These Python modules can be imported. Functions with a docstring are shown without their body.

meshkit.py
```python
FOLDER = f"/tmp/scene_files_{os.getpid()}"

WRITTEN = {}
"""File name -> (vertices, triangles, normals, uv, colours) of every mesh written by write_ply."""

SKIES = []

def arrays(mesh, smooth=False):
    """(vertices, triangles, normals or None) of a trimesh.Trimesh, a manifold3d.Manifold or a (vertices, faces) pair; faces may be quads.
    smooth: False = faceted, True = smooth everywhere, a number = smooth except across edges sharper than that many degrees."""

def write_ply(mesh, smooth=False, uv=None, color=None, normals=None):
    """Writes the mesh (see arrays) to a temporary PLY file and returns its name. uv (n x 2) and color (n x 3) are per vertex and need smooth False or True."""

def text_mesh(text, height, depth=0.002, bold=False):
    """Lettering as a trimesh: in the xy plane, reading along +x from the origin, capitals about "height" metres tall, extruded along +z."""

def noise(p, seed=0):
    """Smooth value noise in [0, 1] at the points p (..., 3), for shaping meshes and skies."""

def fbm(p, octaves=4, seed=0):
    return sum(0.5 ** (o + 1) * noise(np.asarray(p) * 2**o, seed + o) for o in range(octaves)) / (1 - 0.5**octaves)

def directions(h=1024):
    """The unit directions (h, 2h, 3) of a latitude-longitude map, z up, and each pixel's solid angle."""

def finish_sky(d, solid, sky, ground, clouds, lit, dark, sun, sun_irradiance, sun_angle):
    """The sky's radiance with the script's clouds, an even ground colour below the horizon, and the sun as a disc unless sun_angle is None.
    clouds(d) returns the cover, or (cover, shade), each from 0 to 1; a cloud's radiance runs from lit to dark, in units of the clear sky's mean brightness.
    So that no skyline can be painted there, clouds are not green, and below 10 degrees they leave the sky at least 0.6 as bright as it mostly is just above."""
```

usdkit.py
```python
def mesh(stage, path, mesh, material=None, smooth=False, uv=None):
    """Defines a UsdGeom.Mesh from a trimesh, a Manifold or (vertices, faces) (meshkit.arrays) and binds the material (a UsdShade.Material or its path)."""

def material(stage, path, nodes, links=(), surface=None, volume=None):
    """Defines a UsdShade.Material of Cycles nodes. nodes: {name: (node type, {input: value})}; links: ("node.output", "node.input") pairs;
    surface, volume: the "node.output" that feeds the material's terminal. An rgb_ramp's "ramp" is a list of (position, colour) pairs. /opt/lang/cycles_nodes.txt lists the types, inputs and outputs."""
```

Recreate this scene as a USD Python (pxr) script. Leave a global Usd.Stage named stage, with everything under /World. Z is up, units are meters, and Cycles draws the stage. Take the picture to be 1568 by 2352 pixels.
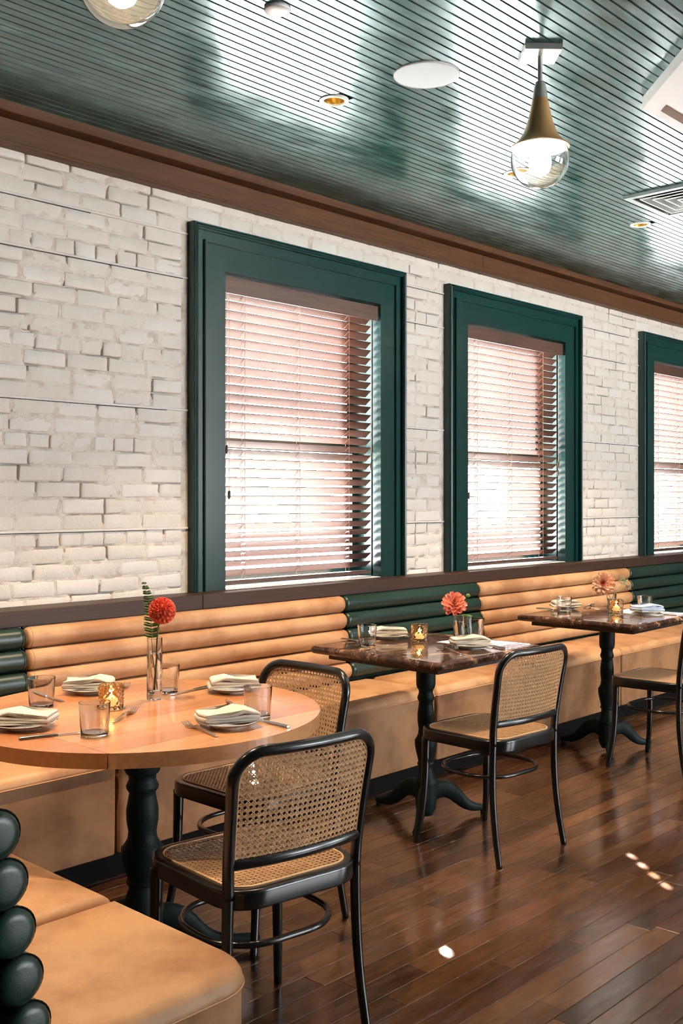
import math, random
import numpy as np, trimesh, usdkit, meshkit
from shapely.geometry import Polygon, LineString, box as sbox, Point
from shapely import affinity
from scipy.interpolate import CubicSpline
from pxr import Usd, UsdGeom, UsdLux, UsdShade, Gf, Sdf

PI = math.pi
stage = Usd.Stage.CreateInMemory()
UsdGeom.SetStageUpAxis(stage, 'Z'); UsdGeom.SetStageMetersPerUnit(stage, 1.0)
WORLD = UsdGeom.Xform.Define(stage, '/World'); stage.SetDefaultPrim(WORLD.GetPrim())
UsdGeom.Scope.Define(stage, '/World/Looks')

# ------------------------------------------------------------------ camera
FPX, CAMH, CX, HY = 2390.0, 1.40, 784.0, 1146.0
BETA = math.atan2(2259.0, FPX)
FW = np.array([math.cos(BETA), math.sin(BETA), 0]); RT = np.array([math.sin(BETA), -math.cos(BETA), 0])
cam = UsdGeom.Camera.Define(stage, '/World/camera')
cam.CreateHorizontalApertureAttr(24.0); cam.CreateVerticalApertureAttr(36.0)
cam.CreateFocalLengthAttr(FPX / 1568 * 24.0)
cam.CreateVerticalApertureOffsetAttr(-(1176 - HY) / 1568 * 24.0)
cam.CreateClippingRangeAttr(Gf.Vec2f(0.05, 500))
cam.CreateExposureAttr(0.36)
M = Gf.Matrix4d(*RT, 0, 0, 0, 1, 0, *(-FW), 0, 0, 0, CAMH, 1)
cam.AddTransformOp().Set(M)

# ------------------------------------------------------------------ sky, sun, large lights
SKY, SUN, SPOT = 4.6, 105.0, 5.2
dome = UsdLux.DomeLight.Define(stage, '/World/sky_light'); dome.CreateIntensityAttr(1.0); dome.CreateColorAttr(Gf.Vec3f(SKY * 0.95, SKY * 0.975, SKY * 1.02))
sun = UsdLux.DistantLight.Define(stage, '/World/sun'); sun.CreateAngleAttr(0.53); sun.CreateIntensityAttr(SUN); sun.CreateNormalizeAttr(True); sun.CreateColorAttr(Gf.Vec3f(1, 0.96, 0.9))
sd = np.array([0.594, 0.711, 0.403]); sd /= np.linalg.norm(sd)
def look_xform(prim, pos, d):
    """local -z points along d"""
    d = np.asarray(d, float); d /= np.linalg.norm(d); z = -d
    x = np.cross([0, 0, 1.0], z)
    x = np.array([1.0, 0, 0]) if np.linalg.norm(x) < 1e-6 else x / np.linalg.norm(x)
    y = np.cross(z, x)
    prim.AddTransformOp().Set(Gf.Matrix4d(*x, 0, *y, 0, *z, 0, *map(float, pos), 1))
look_xform(sun, (0, 0, 10), -sd)
FRONT = [(4.0, 6.2), (7.0, 9.2)]        # windows in the wall behind the camera

# ------------------------------------------------------------------ naming helpers
_used = {}
def path_for(name, parent='/World'):
    parent = str(parent.GetPath()) if hasattr(parent, 'GetPath') else (parent or '/World')
    n = _used.get((parent, name), 0); _used[(parent, name)] = n + 1
    return f'{parent}/{name}' + (f'_{n:03d}' if n else '')
def data(p, **kw):
    for k, v in kw.items():
        if v: p.SetCustomDataByKey(k, v)
    return p
def thing(name, label, cat, loc=(0, 0, 0), rotz=0.0, group=None, kind=None):
    loc = tuple(loc) + (0,) * (3 - len(loc))
    x = UsdGeom.Xform.Define(stage, path_for(name))
    x.AddTranslateOp().Set(Gf.Vec3d(*map(float, loc))); x.AddRotateZOp().Set(float(rotz))
    return data(x.GetPrim(), label=label, category=cat, group=group, kind=kind)
def struct(name):
    x = UsdGeom.Xform.Define(stage, path_for(name)); return data(x.GetPrim(), kind='structure')
def obj(name, mesh, mat, parent=None, smooth=False, label=None, kind=None):
    m = usdkit.mesh(stage, path_for(name, parent), mesh, MATS[mat], smooth=smooth)
    if smooth is not True and smooth is not False: pass
    return data(m.GetPrim(), label=label, kind=kind)
def dup(root, loc, rotz, label=None, group=None):
    was = root.GetCustomData()
    r = thing(root.GetName().rstrip('0123456789').rstrip('_'), label or was['label'], was['category'], loc, rotz, group or was.get('group'))
    r.GetReferences().AddInternalReference(root.GetPath()); r.SetInstanceable(True)
    return r
def place(root, loc, rotz):
    root.GetAttribute('xformOp:translate').Set(Gf.Vec3d(*map(float, loc))); root.GetAttribute('xformOp:rotateZ').Set(float(rotz))

# ------------------------------------------------------------------ shape helpers
cat = trimesh.util.concatenate
def TM(v, f): return trimesh.Trimesh(np.asarray(v, float), np.asarray(f, int), process=False)
def bx(x0, x1, y0, y1, z0, z1):
    m = trimesh.creation.box([x1 - x0, y1 - y0, z1 - z0]); m.apply_translation([(x0 + x1) / 2, (y0 + y1) / 2, (z0 + z1) / 2]); return m
def cbx(x0, x1, y0, y1, z0, z1, c=0.003):
    """chamfered box"""
    P = []
    for sx in (0, 1):
        for sy in (0, 1):
            for sz in (0, 1):
                p = [x1 if sx else x0, y1 if sy else y0, z1 if sz else z0]; s = [-1 if q else 1 for q in (sx, sy, sz)]
                for k in range(3):
                    q = list(p)
                    for j in range(3):
                        if j != k: q[j] += s[j] * c
                    P.append(q)
    m = trimesh.convex.convex_hull(np.array(P)); return m
def rings(R, closed_ends=True, cyclic=True):
    """loft through rings (k, n, 3)"""
    R = np.asarray(R, float); k, n, _ = R.shape
    v = R.reshape(-1, 3); f = []
    i = np.arange(n); j = (i + 1) % n
    for a in range(k - 1):
        A, B = a * n, (a + 1) * n
        f.append(np.c_[A + i, A + j, B + j]); f.append(np.c_[A + i, B + j, B + i])
    if closed_ends:
        c0, c1 = len(v), len(v) + 1
        v = np.vstack([v, R[0].mean(0), R[-1].mean(0)])
        f.append(np.c_[j, i, np.full(n, c0)]); f.append(np.c_[(k - 1) * n + i, (k - 1) * n + j, np.full(n, c1)])
    return TM(v, np.vstack(f))
def lathe(prof, n=32, mod=None):
    """prof: (r, z) from bottom to top along the outside"""
    a = np.arange(n) * 2 * PI / n; R = []
    for r, z in prof:
        rr = r if mod is None else r + mod(a, z)
        R.append(np.c_[rr * np.cos(a), rr * np.sin(a), np.full(n, z)])
    return rings(R)
def spline(pts, m=40, closed=False):
    P = np.asarray(pts, float)
    if closed: P = np.vstack([P, P[:1]])
    t = np.r_[0, np.cumsum(np.linalg.norm(np.diff(P, axis=0), axis=1))]
    cs = CubicSpline(t, P, bc_type='periodic' if closed else 'natural')
    s = np.linspace(0, t[-1], m + 1 if closed else m)
    return cs(s[:-1] if closed else s)
def tube(P, r, n=10, closed=False, ry=None, up=None):
    P = np.asarray(P, float); k = len(P)
    T = np.roll(P, -1, 0) - np.roll(P, 1, 0) if closed else np.gradient(P, axis=0)
    T /= np.linalg.norm(T, axis=1, keepdims=True)
    r = np.broadcast_to(np.asarray(r, float), (k,)); ry = r if ry is None else np.broadcast_to(np.asarray(ry, float), (k,))
    u = np.array(up if up is not None else ([0, 0, 1.0] if abs(T[0][2]) < 0.8 else [1.0, 0, 0]), float)
    a = np.arange(n) * 2 * PI / n; R = []
    for i in range(k):
        if up is not None: u = np.array(up, float)
        u = u - T[i] * (u @ T[i]); u /= np.linalg.norm(u); w = np.cross(T[i], u)
        R.append(P[i] + np.outer(np.cos(a) * r[i], w) + np.outer(np.sin(a) * ry[i], u))
    if closed:
        R.append(R[0]); m = rings(R, closed_ends=False); m.merge_vertices(); return m
    return rings(R)
def ext(poly, z0, z1):
    gs = getattr(poly, 'geoms', [poly])
    m = cat([trimesh.creation.extrude_polygon(g, z1 - z0, engine='earcut') for g in gs if g.area > 1e-9]); m.apply_translation([0, 0, z0]); return m
def ext_x(prof, x0, x1):
    """closed (y, z) profile pushed along x"""
    P = np.asarray(prof, float); m = trimesh.creation.extrude_polygon(Polygon(P), x1 - x0, engine='earcut')
    v = m.vertices; m.vertices = np.c_[x0 + v[:, 2], v[:, 0], v[:, 1]]; return m
def ext_y(poly, y0, y1):
    m = ext(poly, 0, y1 - y0); v = m.vertices; m.vertices = np.c_[v[:, 0], y1 - v[:, 2], v[:, 1]]; return m
def outline(poly, n):
    c = np.asarray(poly.exterior.coords)[:-1]
    L = LineString(np.vstack([c, c[:1]])); p = np.array([L.interpolate(t, normalized=True).coords[0] for t in np.arange(n) / n])
    if Polygon(p).exterior.is_ccw is False: p = p[::-1]
    return p
def normals2(p):
    t = np.roll(p, -1, 0) - np.roll(p, 1, 0); t /= np.linalg.norm(t, axis=1, keepdims=True); return np.c_[t[:, 1], -t[:, 0]]
def slab(poly, prof, n=96):
    """prof: (inset, z) from bottom edge to top; a plate with shaped edges"""
    p = outline(poly, n); R = []
    for d, z in prof:
        q = p
        if d > 0:
            e = poly.buffer(-d, quad_segs=12).exterior; q = np.array([e.interpolate(e.project(Point(a))).coords[0] for a in p])
        R.append(np.c_[q, np.full(n, z)])
    return rings(R)
def rrect(x0, x1, y0, y1, r):
    return sbox(x0 + r, y0 + r, x1 - r, y1 - r).buffer(r, quad_segs=6)
def moved(m, loc=(0, 0, 0), rz=0.0, rx=0.0, ry=0.0):
    m = m.copy(); T = trimesh.transformations.euler_matrix(math.radians(rx), math.radians(ry), math.radians(rz)); T[:3, 3] = loc; m.apply_transform(T); return m
def at(px, py, z):
    """where the ray through a pixel of the photograph meets the height z (used to measure the room)"""
    d = FW + RT * (px - CX) / FPX - np.array([0, 0, 1]) * (py - HY) / FPX
    return np.array([0, 0, CAMH]) + d * ((z - CAMH) / d[2])

# ------------------------------------------------------------------ materials
MATS = {}
def srgb(r, g, b): return tuple((c / 255 / 12.92 if c / 255 < 0.04045 else ((c / 255 + 0.055) / 1.055) ** 2.4) for c in (r, g, b))
def mat(name, color, rough=0.5, metallic=0.0, spec=0.5, coat=0.0, coat_rough=0.1, noise=None, bump=None, extra=None, rough_noise=None):
    """noise: (scale xyz, colour 2, contrast lo, hi, detail); bump: (scale xyz, strength, distance)"""
    N = {'p': ('principled_bsdf', {'base_color': color, 'roughness': rough, 'metallic': metallic, 'specular_ior_level': spec, 'coat_weight': coat, 'coat_roughness': coat_rough, **(extra or {})}),
         'tc': ('texture_coordinate', {})}
    L = []
    if noise:
        sc, c2, lo, hi = noise[:4]
        N['map'] = ('mapping', {'scale': sc}); N['nz'] = ('noise_texture', {'scale': 1.0, 'detail': noise[4] if len(noise) > 4 else 4.0, 'roughness': 0.6})
        N['rp'] = ('rgb_ramp', {'ramp': [(lo, color), (hi, c2)]})
        L += [('tc.object', 'map.vector'), ('map.vector', 'nz.vector'), ('nz.fac', 'rp.fac'), ('rp.color', 'p.base_color')]
    if rough_noise:
        sc, r0, r1 = rough_noise
        N['mr'] = ('mapping', {'scale': sc}); N['nr'] = ('noise_texture', {'scale': 1.0, 'detail': 5.0}); N['rr'] = ('map_range', {'from_min': 0.3, 'from_max': 0.7, 'to_min': r0, 'to_max': r1})
        L += [('tc.object', 'mr.vector'), ('mr.vector', 'nr.vector'), ('nr.fac', 'rr.value'), ('rr.result', 'p.roughness')]
    if bump:
        sc, st, di = bump
        N['mb'] = ('mapping', {'scale': sc}); N['nb'] = ('noise_texture', {'scale': 1.0, 'detail': 5.0}); N['bp'] = ('bump', {'strength': st, 'distance': di})
        L += [('tc.object', 'mb.vector'), ('mb.vector', 'nb.vector'), ('nb.fac', 'bp.height'), ('bp.normal', 'p.normal')]
    MATS[name] = usdkit.material(stage, f'/World/Looks/{name}', N, L, surface='p.BSDF')
def emit(name, color, strength):
    MATS[name] = usdkit.material(stage, f'/World/Looks/{name}', {'e': ('emission', {'color': color, 'strength': strength})}, [], surface='e.emission')

S3 = lambda s: (s, s, s)
mat('brick_paint', (0.70, 0.655, 0.60), 0.55, noise=(S3(7), (0.62, 0.57, 0.51), 0.35, 0.75), bump=(S3(90), 0.35, 0.004))
mat('brick_paint_warm', (0.66, 0.605, 0.54), 0.55, noise=(S3(9), (0.70, 0.65, 0.60), 0.35, 0.75), bump=(S3(80), 0.45, 0.004))
mat('brick_paint_pale', (0.73, 0.69, 0.645), 0.5, noise=(S3(6), (0.66, 0.61, 0.56), 0.35, 0.75), bump=(S3(70), 0.3, 0.004))
mat('mortar_paint', (0.66, 0.605, 0.54), 0.6, noise=(S3(22), (0.40, 0.33, 0.27), 0.46, 0.76), bump=(S3(120), 0.6, 0.004))
mat('plaster', (0.55, 0.52, 0.48), 0.8)
mat('teal_paint', (0.0022, 0.026, 0.024), 0.27, spec=0.38, bump=((40, 40, 12), 0.05, 0.001))
for k, (a, b) in enumerate([(1.0, 1.0), (0.85, 0.9), (1.15, 1.1)]):
    mat(f'ceiling_gloss_{k}', (0.007 * a, 0.040 * b, 0.034 * b), 0.2, spec=0.5, extra={'ior': 2.05, 'specular_tint': (0.62, 0.95, 1.0)}, rough_noise=((2.5, 9, 9), 0.16, 0.29), bump=((3, 14, 14), 0.10, 0.004))
mat('cornice_wood', srgb(84, 55, 32), 0.55, spec=0.2, noise=((3, 60, 60), srgb(64, 40, 23), 0.3, 0.7), bump=((5, 120, 120), 0.15, 0.002))
mat('ledge_wood', srgb(66, 47, 38), 0.45, spec=0.25, noise=((2.5, 50, 80), srgb(50, 34, 26), 0.3, 0.7), bump=((5, 160, 160), 0.2, 0.001))
mat('blind_wood', srgb(74, 48, 38), 0.48, spec=0.22, noise=((3, 60, 60), srgb(56, 33, 25), 0.3, 0.7))
mat('valance_wood', srgb(86, 58, 46), 0.45, noise=((3, 60, 60), srgb(62, 40, 32), 0.3, 0.7))
mat('cord', srgb(150, 120, 100), 0.8)
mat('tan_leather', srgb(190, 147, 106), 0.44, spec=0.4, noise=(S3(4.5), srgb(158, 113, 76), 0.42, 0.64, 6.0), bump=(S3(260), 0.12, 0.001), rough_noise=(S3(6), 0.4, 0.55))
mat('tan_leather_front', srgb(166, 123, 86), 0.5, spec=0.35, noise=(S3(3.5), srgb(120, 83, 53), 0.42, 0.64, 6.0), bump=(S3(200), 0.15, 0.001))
mat('tan_piping', srgb(190, 136, 88), 0.45)
mat('green_leather', (0.010, 0.034, 0.025), 0.34, noise=(S3(5), (0.007, 0.024, 0.018), 0.35, 0.7), bump=(S3(300), 0.18, 0.001))
mat('black_plinth', (0.004, 0.004, 0.004), 0.8, spec=0.15)
mat('black_bentwood', (0.008, 0.009, 0.009), 0.22, coat=0.25, coat_rough=0.12, bump=((40, 40, 6), 0.04, 0.002))
mat('cane', srgb(216, 180, 138), 0.45, noise=(S3(60), srgb(190, 148, 104), 0.3, 0.7))
mat('cane_edge', srgb(206, 166, 122), 0.45)
mat('dark_green_metal', (0.003, 0.013, 0.013), 0.55, spec=0.25, bump=(S3(320), 0.35, 0.001))
mat('sub_top_wood', (0.012, 0.011, 0.010), 0.5)
for k, (a, b) in enumerate([((198, 140, 90), (182, 120, 72)), ((188, 126, 78), (170, 108, 62)), ((208, 154, 104), (190, 132, 84)), ((178, 116, 70), (160, 98, 56))]):
    mat(f'maple_{k}', srgb(*a), 0.32, coat=0.3, coat_rough=0.14, noise=((5, 70, 70), srgb(*b), 0.3, 0.75, 5.0), bump=((8, 160, 160), 0.05, 0.001))
for k, (a, b) in enumerate([((86, 56, 30), (60, 36, 18)), ((72, 44, 24), (50, 29, 14)), ((98, 66, 38), (74, 46, 24)), ((58, 35, 19), (40, 23, 11)), ((80, 50, 26), (54, 32, 15))]):
    mat(f'floor_wood_{k}', srgb(*a), 0.3, spec=0.6, coat=0.6, coat_rough=0.13, noise=((4, 46, 46), srgb(*b), 0.3, 0.72, 6.0), bump=((6, 90, 90), 0.06, 0.002), rough_noise=((5, 22, 22), 0.15, 0.3))
mat('floor_dark', (0.01, 0.007, 0.005), 0.7)
# dark brown marble with cream veins
MATS['marble'] = usdkit.material(stage, '/World/Looks/marble', {
    'tc': ('texture_coordinate', {}), 'map': ('mapping', {'scale': (5, 7, 7), 'rotation': (0, 0, 0.5)}),
    'n1': ('noise_texture', {'scale': 1.3, 'detail': 8.0, 'roughness': 0.62, 'distortion': 1.2}),
    'v': ('voronoi_texture', {'feature': 'distance_to_edge', 'scale': 1.5}), 'n2': ('noise_texture', {'scale': 2.2, 'detail': 6.0}),
    'add': ('mix_vector', {'fac': 0.35}),
    'r1': ('rgb_ramp', {'ramp': [(0.3, srgb(30, 20, 17)), (0.46, srgb(60, 42, 34)), (0.57, srgb(96, 68, 52)), (0.63, srgb(186, 152, 118)), (0.69, srgb(120, 90, 66))]}),
    'r2': ('rgb_ramp', {'ramp': [(0.0, (0.35, 0.35, 0.35)), (0.008, (0.1, 0.1, 0.1)), (0.02, (0, 0, 0))]}),
    'm': ('mix', {'color2': srgb(206, 178, 146)}), 'p': ('principled_bsdf', {'roughness': 0.07, 'specular_ior_level': 0.6})},
    [('tc.object', 'map.vector'), ('map.vector', 'n1.vector'), ('map.vector', 'n2.vector'), ('map.vector', 'add.a'), ('n2.color', 'add.b'), ('add.result', 'v.vector'),
     ('n1.fac', 'r1.fac'), ('v.distance', 'r2.fac'), ('r1.color', 'm.color1'), ('r2.color', 'm.fac'), ('m.color', 'p.base_color')], surface='p.BSDF')
GL = {'transmission_weight': 1.0, 'ior': 1.45}
mat('clear_glass', (1, 1, 1), 0.0, extra=GL)
mat('water', (0.98, 1, 0.99), 0.0, extra={'transmission_weight': 1.0, 'ior': 1.33})
mat('amber_glass', (0.93, 0.66, 0.36), 0.03, extra=GL)
MATS['pane_glass'] = usdkit.material(stage, '/World/Looks/pane_glass', {'f': ('fresnel', {'IOR': 1.45}), 'g0': ('geometry', {}), 'iv': ('math', {'math_type': 'subtract', 'value1': 1.0}), 'mu': ('math', {'math_type': 'multiply'}), 't': ('transparent_bsdf', {}), 'g': ('glossy_bsdf', {'roughness': 0.0}), 'm': ('mix_closure', {})},
    [('g0.backfacing', 'iv.value2'), ('f.fac', 'mu.value1'), ('iv.value', 'mu.value2'), ('mu.value', 'm.fac'), ('t.BSDF', 'm.closure1'), ('g.BSDF', 'm.closure2')], surface='m.closure')
mat('steel', (0.62, 0.60, 0.57), 0.2, metallic=1.0)
mat('brushed_nickel', (0.42, 0.42, 0.41), 0.36, metallic=0.6)
mat('bronze_cone', srgb(172, 138, 92), 0.42, metallic=0.45)
mat('cone_inside', (0.85, 0.72, 0.55), 0.5)
mat('gold_reflector', srgb(190, 160, 90), 0.3, metallic=1.0)
mat('white_trim', (0.75, 0.76, 0.76), 0.35)
mat('white_soffit', (0.86, 0.87, 0.87), 0.45)
mat('speaker_grille', (0.62, 0.72, 0.76), 0.6)
mat('vent_metal', (0.22, 0.27, 0.26), 0.4)
mat('vent_dark', (0.02, 0.03, 0.03), 0.7)
mat('porcelain', (0.74, 0.71, 0.64), 0.14)
mat('napkin', (0.66, 0.61, 0.52), 0.85, bump=(S3(900), 0.25, 0.0008))
mat('napkin_blue', (0.50, 0.60, 0.78), 0.85, bump=(S3(900), 0.25, 0.0008))
mat('paper', (0.86, 0.87, 0.88), 0.7)
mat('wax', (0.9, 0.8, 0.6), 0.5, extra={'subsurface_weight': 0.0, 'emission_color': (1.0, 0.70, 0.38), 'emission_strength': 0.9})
emit('flame', (1.0, 0.76, 0.44), 24.0)
emit('bulb', (1.0, 0.86, 0.66), 40.0)
emit('lamp_face', (1.0, 0.80, 0.55), 14.0)
def leafy(name, c, tr=0.35, rough=0.5):
    MATS[name] = usdkit.material(stage, f'/World/Looks/{name}', {'p': ('principled_bsdf', {'base_color': c, 'roughness': rough}), 't': ('translucent_bsdf', {'color': c}), 'm': ('mix_closure', {'fac': tr})},
        [('p.BSDF', 'm.closure1'), ('t.BSDF', 'm.closure2')], surface='m.closure')
leafy('petal_red', (0.95, 0.21, 0.11)); leafy('petal_coral', (0.95, 0.38, 0.25)); leafy('petal_peach', (0.96, 0.66, 0.46)); leafy('petal_peach_core', (0.80, 0.17, 0.07))
leafy('fern_green', (0.10, 0.20, 0.035)); leafy('leaf_green', (0.16, 0.30, 0.06)); leafy('stem_green', (0.10, 0.13, 0.05), 0.1); leafy('thistle_pale', (0.42, 0.44, 0.25), 0.3)
mat('ground', (0.58, 0.575, 0.56), 0.9)
mat('white_wall', (0.16, 0.15, 0.14), 0.7)

# ------------------------------------------------------------------ the room shell
YW, ZC = 3.85, 2.95            # brick face of the window wall, ceiling height
X0, X1, Y0 = -2.5, 11.5, -4.5
WINS = [(3.03, 4.565), (4.965, 6.50), (7.40, 8.935)]; CW = 0.205; ZW = 2.69; ZO = 2.485; ZS = 0.93
OPEN = [(a + CW, b - CW) for a, b in WINS]

wb = struct('wall_back')
holes = [sbox(a - 0.02, 0.90, b + 0.02, ZO + 0.02) for a, b in OPEN]
wp = sbox(X0, 0, X1, ZC + 0.1)
for h in holes: wp = wp.difference(h)
obj('wall_core', ext_y(wp, YW + 0.02, YW + 0.25), 'plaster', wb)
# mortar bed: an uneven painted skin in which the bricks stand
XM0, XM1, ZM0, ZM1 = 1.2, 10.2, 0.90, 2.86
gx = np.arange(XM0, XM1 + 1e-6, 0.018); gz = np.arange(ZM0, ZM1 + 1e-6, 0.015)
GX, GZ = np.meshgrid(gx, gz)
P3 = np.stack([GX, GX * 0 + 3, GZ], -1)
deep = meshkit.fbm(P3 * [7, 1, 11], 3, 5); fine = meshkit.fbm(P3 * [40, 1, 40], 2, 9)
nearw = np.ones_like(GX)
for a, b in WINS: nearw *= np.clip((np.maximum(a - GX, GX - b) - 0.03) / 0.02, 0, 1)
GY = YW - 0.0005 + 0.005 * (fine - 0.5) * (0.3 + 0.7 * nearw) + nearw * np.clip((deep - 0.57) * 0.32, 0, 0.024)
v = np.stack([GX, GY, GZ], -1).reshape(-1, 3); nx, nz = len(gx), len(gz)
I = (np.arange(nz - 1)[:, None] * nx + np.arange(nx - 1)[None]).ravel()
cxm = v[I][:, 0] + 0.009; czm = v[I][:, 2] + 0.007
keep = np.ones(len(I), bool)
for a, b in OPEN: keep &= ~((cxm > a - 0.06) & (cxm < b + 0.06) & (czm < ZO + 0.06))
I = I[keep]; f = np.vstack([np.c_[I, I + 1, I + nx + 1], np.c_[I, I + nx + 1, I + nx]])
obj('mortar', TM(v, f), 'mortar_paint', wb, smooth=True)
# bricks
rb = random.Random(4)
COURSE = 0.0684; ZB = 0.923
def brick_mesh(x0, x1, z0, z1, seed):
    nxx, nzz = 8, 5
    us = np.array([0, 0.03, 0.12, 0.37, 0.63, 0.88, 0.97, 1.0]); vs = np.array([0, 0.09, 0.5, 0.91, 1.0])
    U, V = np.meshgrid(us, vs); X = x0 + (x1 - x0) * U; Z = z0 + (z1 - z0) * V
    pts = np.stack([X, X * 0 + seed * 1.7, Z], -1)
    wob = meshkit.noise(pts * [22, 1, 30], 1) - 0.5; wob2 = meshkit.noise(pts * [24, 1, 28], 2) - 0.5; dep = meshkit.noise(pts * [14, 1, 20], 3) - 0.5
    edge = np.maximum(np.abs(2 * U - 1) ** 14, np.abs(2 * V - 1) ** 7)
    proud = 0.0018 + 0.0035 * ((seed * 0.618) % 1)
    Y = YW - proud + 0.0062 * edge + 0.0028 * dep
    corner = (np.abs(2 * U - 1) > 0.99) & (np.abs(2 * V - 1) > 0.99)
    X = X + wob * 0.006; Z = Z + wob2 * 0.006
    Y = Y + 0.004 * corner
    g = np.stack([X, Y, Z], -1).reshape(-1, 3)
    F = []
    for j in range(nzz - 1):
        for i in range(nxx - 1):
            a = j * nxx + i; F += [(a, a + 1, a + nxx + 1), (a, a + nxx + 1, a + nxx)]
    loop = list(range(nxx)) + [j * nxx + nxx - 1 for j in range(1, nzz)] + [(nzz - 1) * nxx + i for i in range(nxx - 2, -1, -1)] + [j * nxx for j in range(nzz - 2, 0, -1)]
    back = g[loop].copy(); back[:, 1] = YW + 0.018; n0 = len(g); g = np.vstack([g, back]); L = len(loop)
    for k in range(L):
        a, b = loop[k], loop[(k + 1) % L]; F += [(b, a, n0 + k), (b, n0 + k, n0 + (k + 1) % L)]
    return TM(g, F)
bricks = []
zones = []          # (x0, x1) free spans per height
row = 0; z = ZB
STRIPS = [1.265, 1.812, 2.427, 2.632]
while z < ZM1 - 0.02:
    z0, z1 = z + 0.003, z + COURSE - 0.003
    spans = [(XM0, XM1)]
    if z0 < ZW + 0.004:
        if z1 > ZW - 0.0: z1 = z1
        spans = []; e = XM0
        for a, b in WINS: spans.append((e, a - 0.035)); e = b + 0.035
        spans.append((e, XM1))
    if z0 < ZW + 0.004 and z1 > ZW + 0.025:
        pass
    header = (row % 6 == 4)
    L = 0.105 if header else 0.208
    for s0, s1 in spans:
        x = s0 - rb.random() * L * (0.3 if header else 0.5) if s0 == XM0 else s0
        x = x + (0 if s0 == XM0 else (-(L / 2) if row % 2 and not header else 0))
        while x < s1 - 0.03:
            w = L * rb.uniform(0.95, 1.05)
            a, b = max(x, s0), min(x + w - 0.006, s1)
            if s1 - (x + w) < 0.05: b = s1
            if b - a > 0.03: bricks.append((a, b, z0 + rb.uniform(-1, 1) * 0.002, z1 + rb.uniform(-1, 1) * 0.002))
            if b >= s1: break
            x += w
    z += COURSE; row += 1
def seen(br):
    c = np.array([(br[0] + br[1]) / 2, YW, (br[2] + br[3]) / 2]) - [0, 0, CAMH]
    D = c @ FW; return (-0.34 < (c @ RT) / D < 0.34) and D > 0 and br[3] > 0.965 and br[2] < 2.82, D
vis = sorted([b for b in bricks if seen(b)[0]], key=lambda b: seen(b)[1] / (b[1] - b[0]) ** 0.5)
parts, rest = vis[:298], vis[298:] + [b for b in bricks if not seen(b)[0]]
for k, b in enumerate(parts):
    obj('brick', brick_mesh(*b, k + 1), ('brick_paint', 'brick_paint', 'brick_paint_pale', 'brick_paint_warm')[rb.randrange(4)], wb, smooth=True)
obj('bricks_beyond', cat([brick_mesh(*b, k + 500) for k, b in enumerate(rest)]), 'brick_paint', wb, smooth=True, kind='stuff')
# straight lath strips set in four of the bed joints
for zs in STRIPS:
    spans, e = [], 1.3
    for a, b in WINS: spans.append((e, a - 0.002)); e = b + 0.002
    spans.append((e, 10.0))
    for s0, s1 in spans:
        obj('joint_strip', cbx(s0, s1, YW - 0.0085, YW + 0.012, zs - 0.0045, zs + 0.0045, 0.0015), 'brick_paint_pale', wb)
        obj('joint_crack', bx(s0 + 0.02, s1 - rb.uniform(0, 0.35) * (s1 - s0), YW - 0.0066, YW + 0.010, zs - 0.0075, zs - 0.0045), 'vent_dark', wb)

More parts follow.
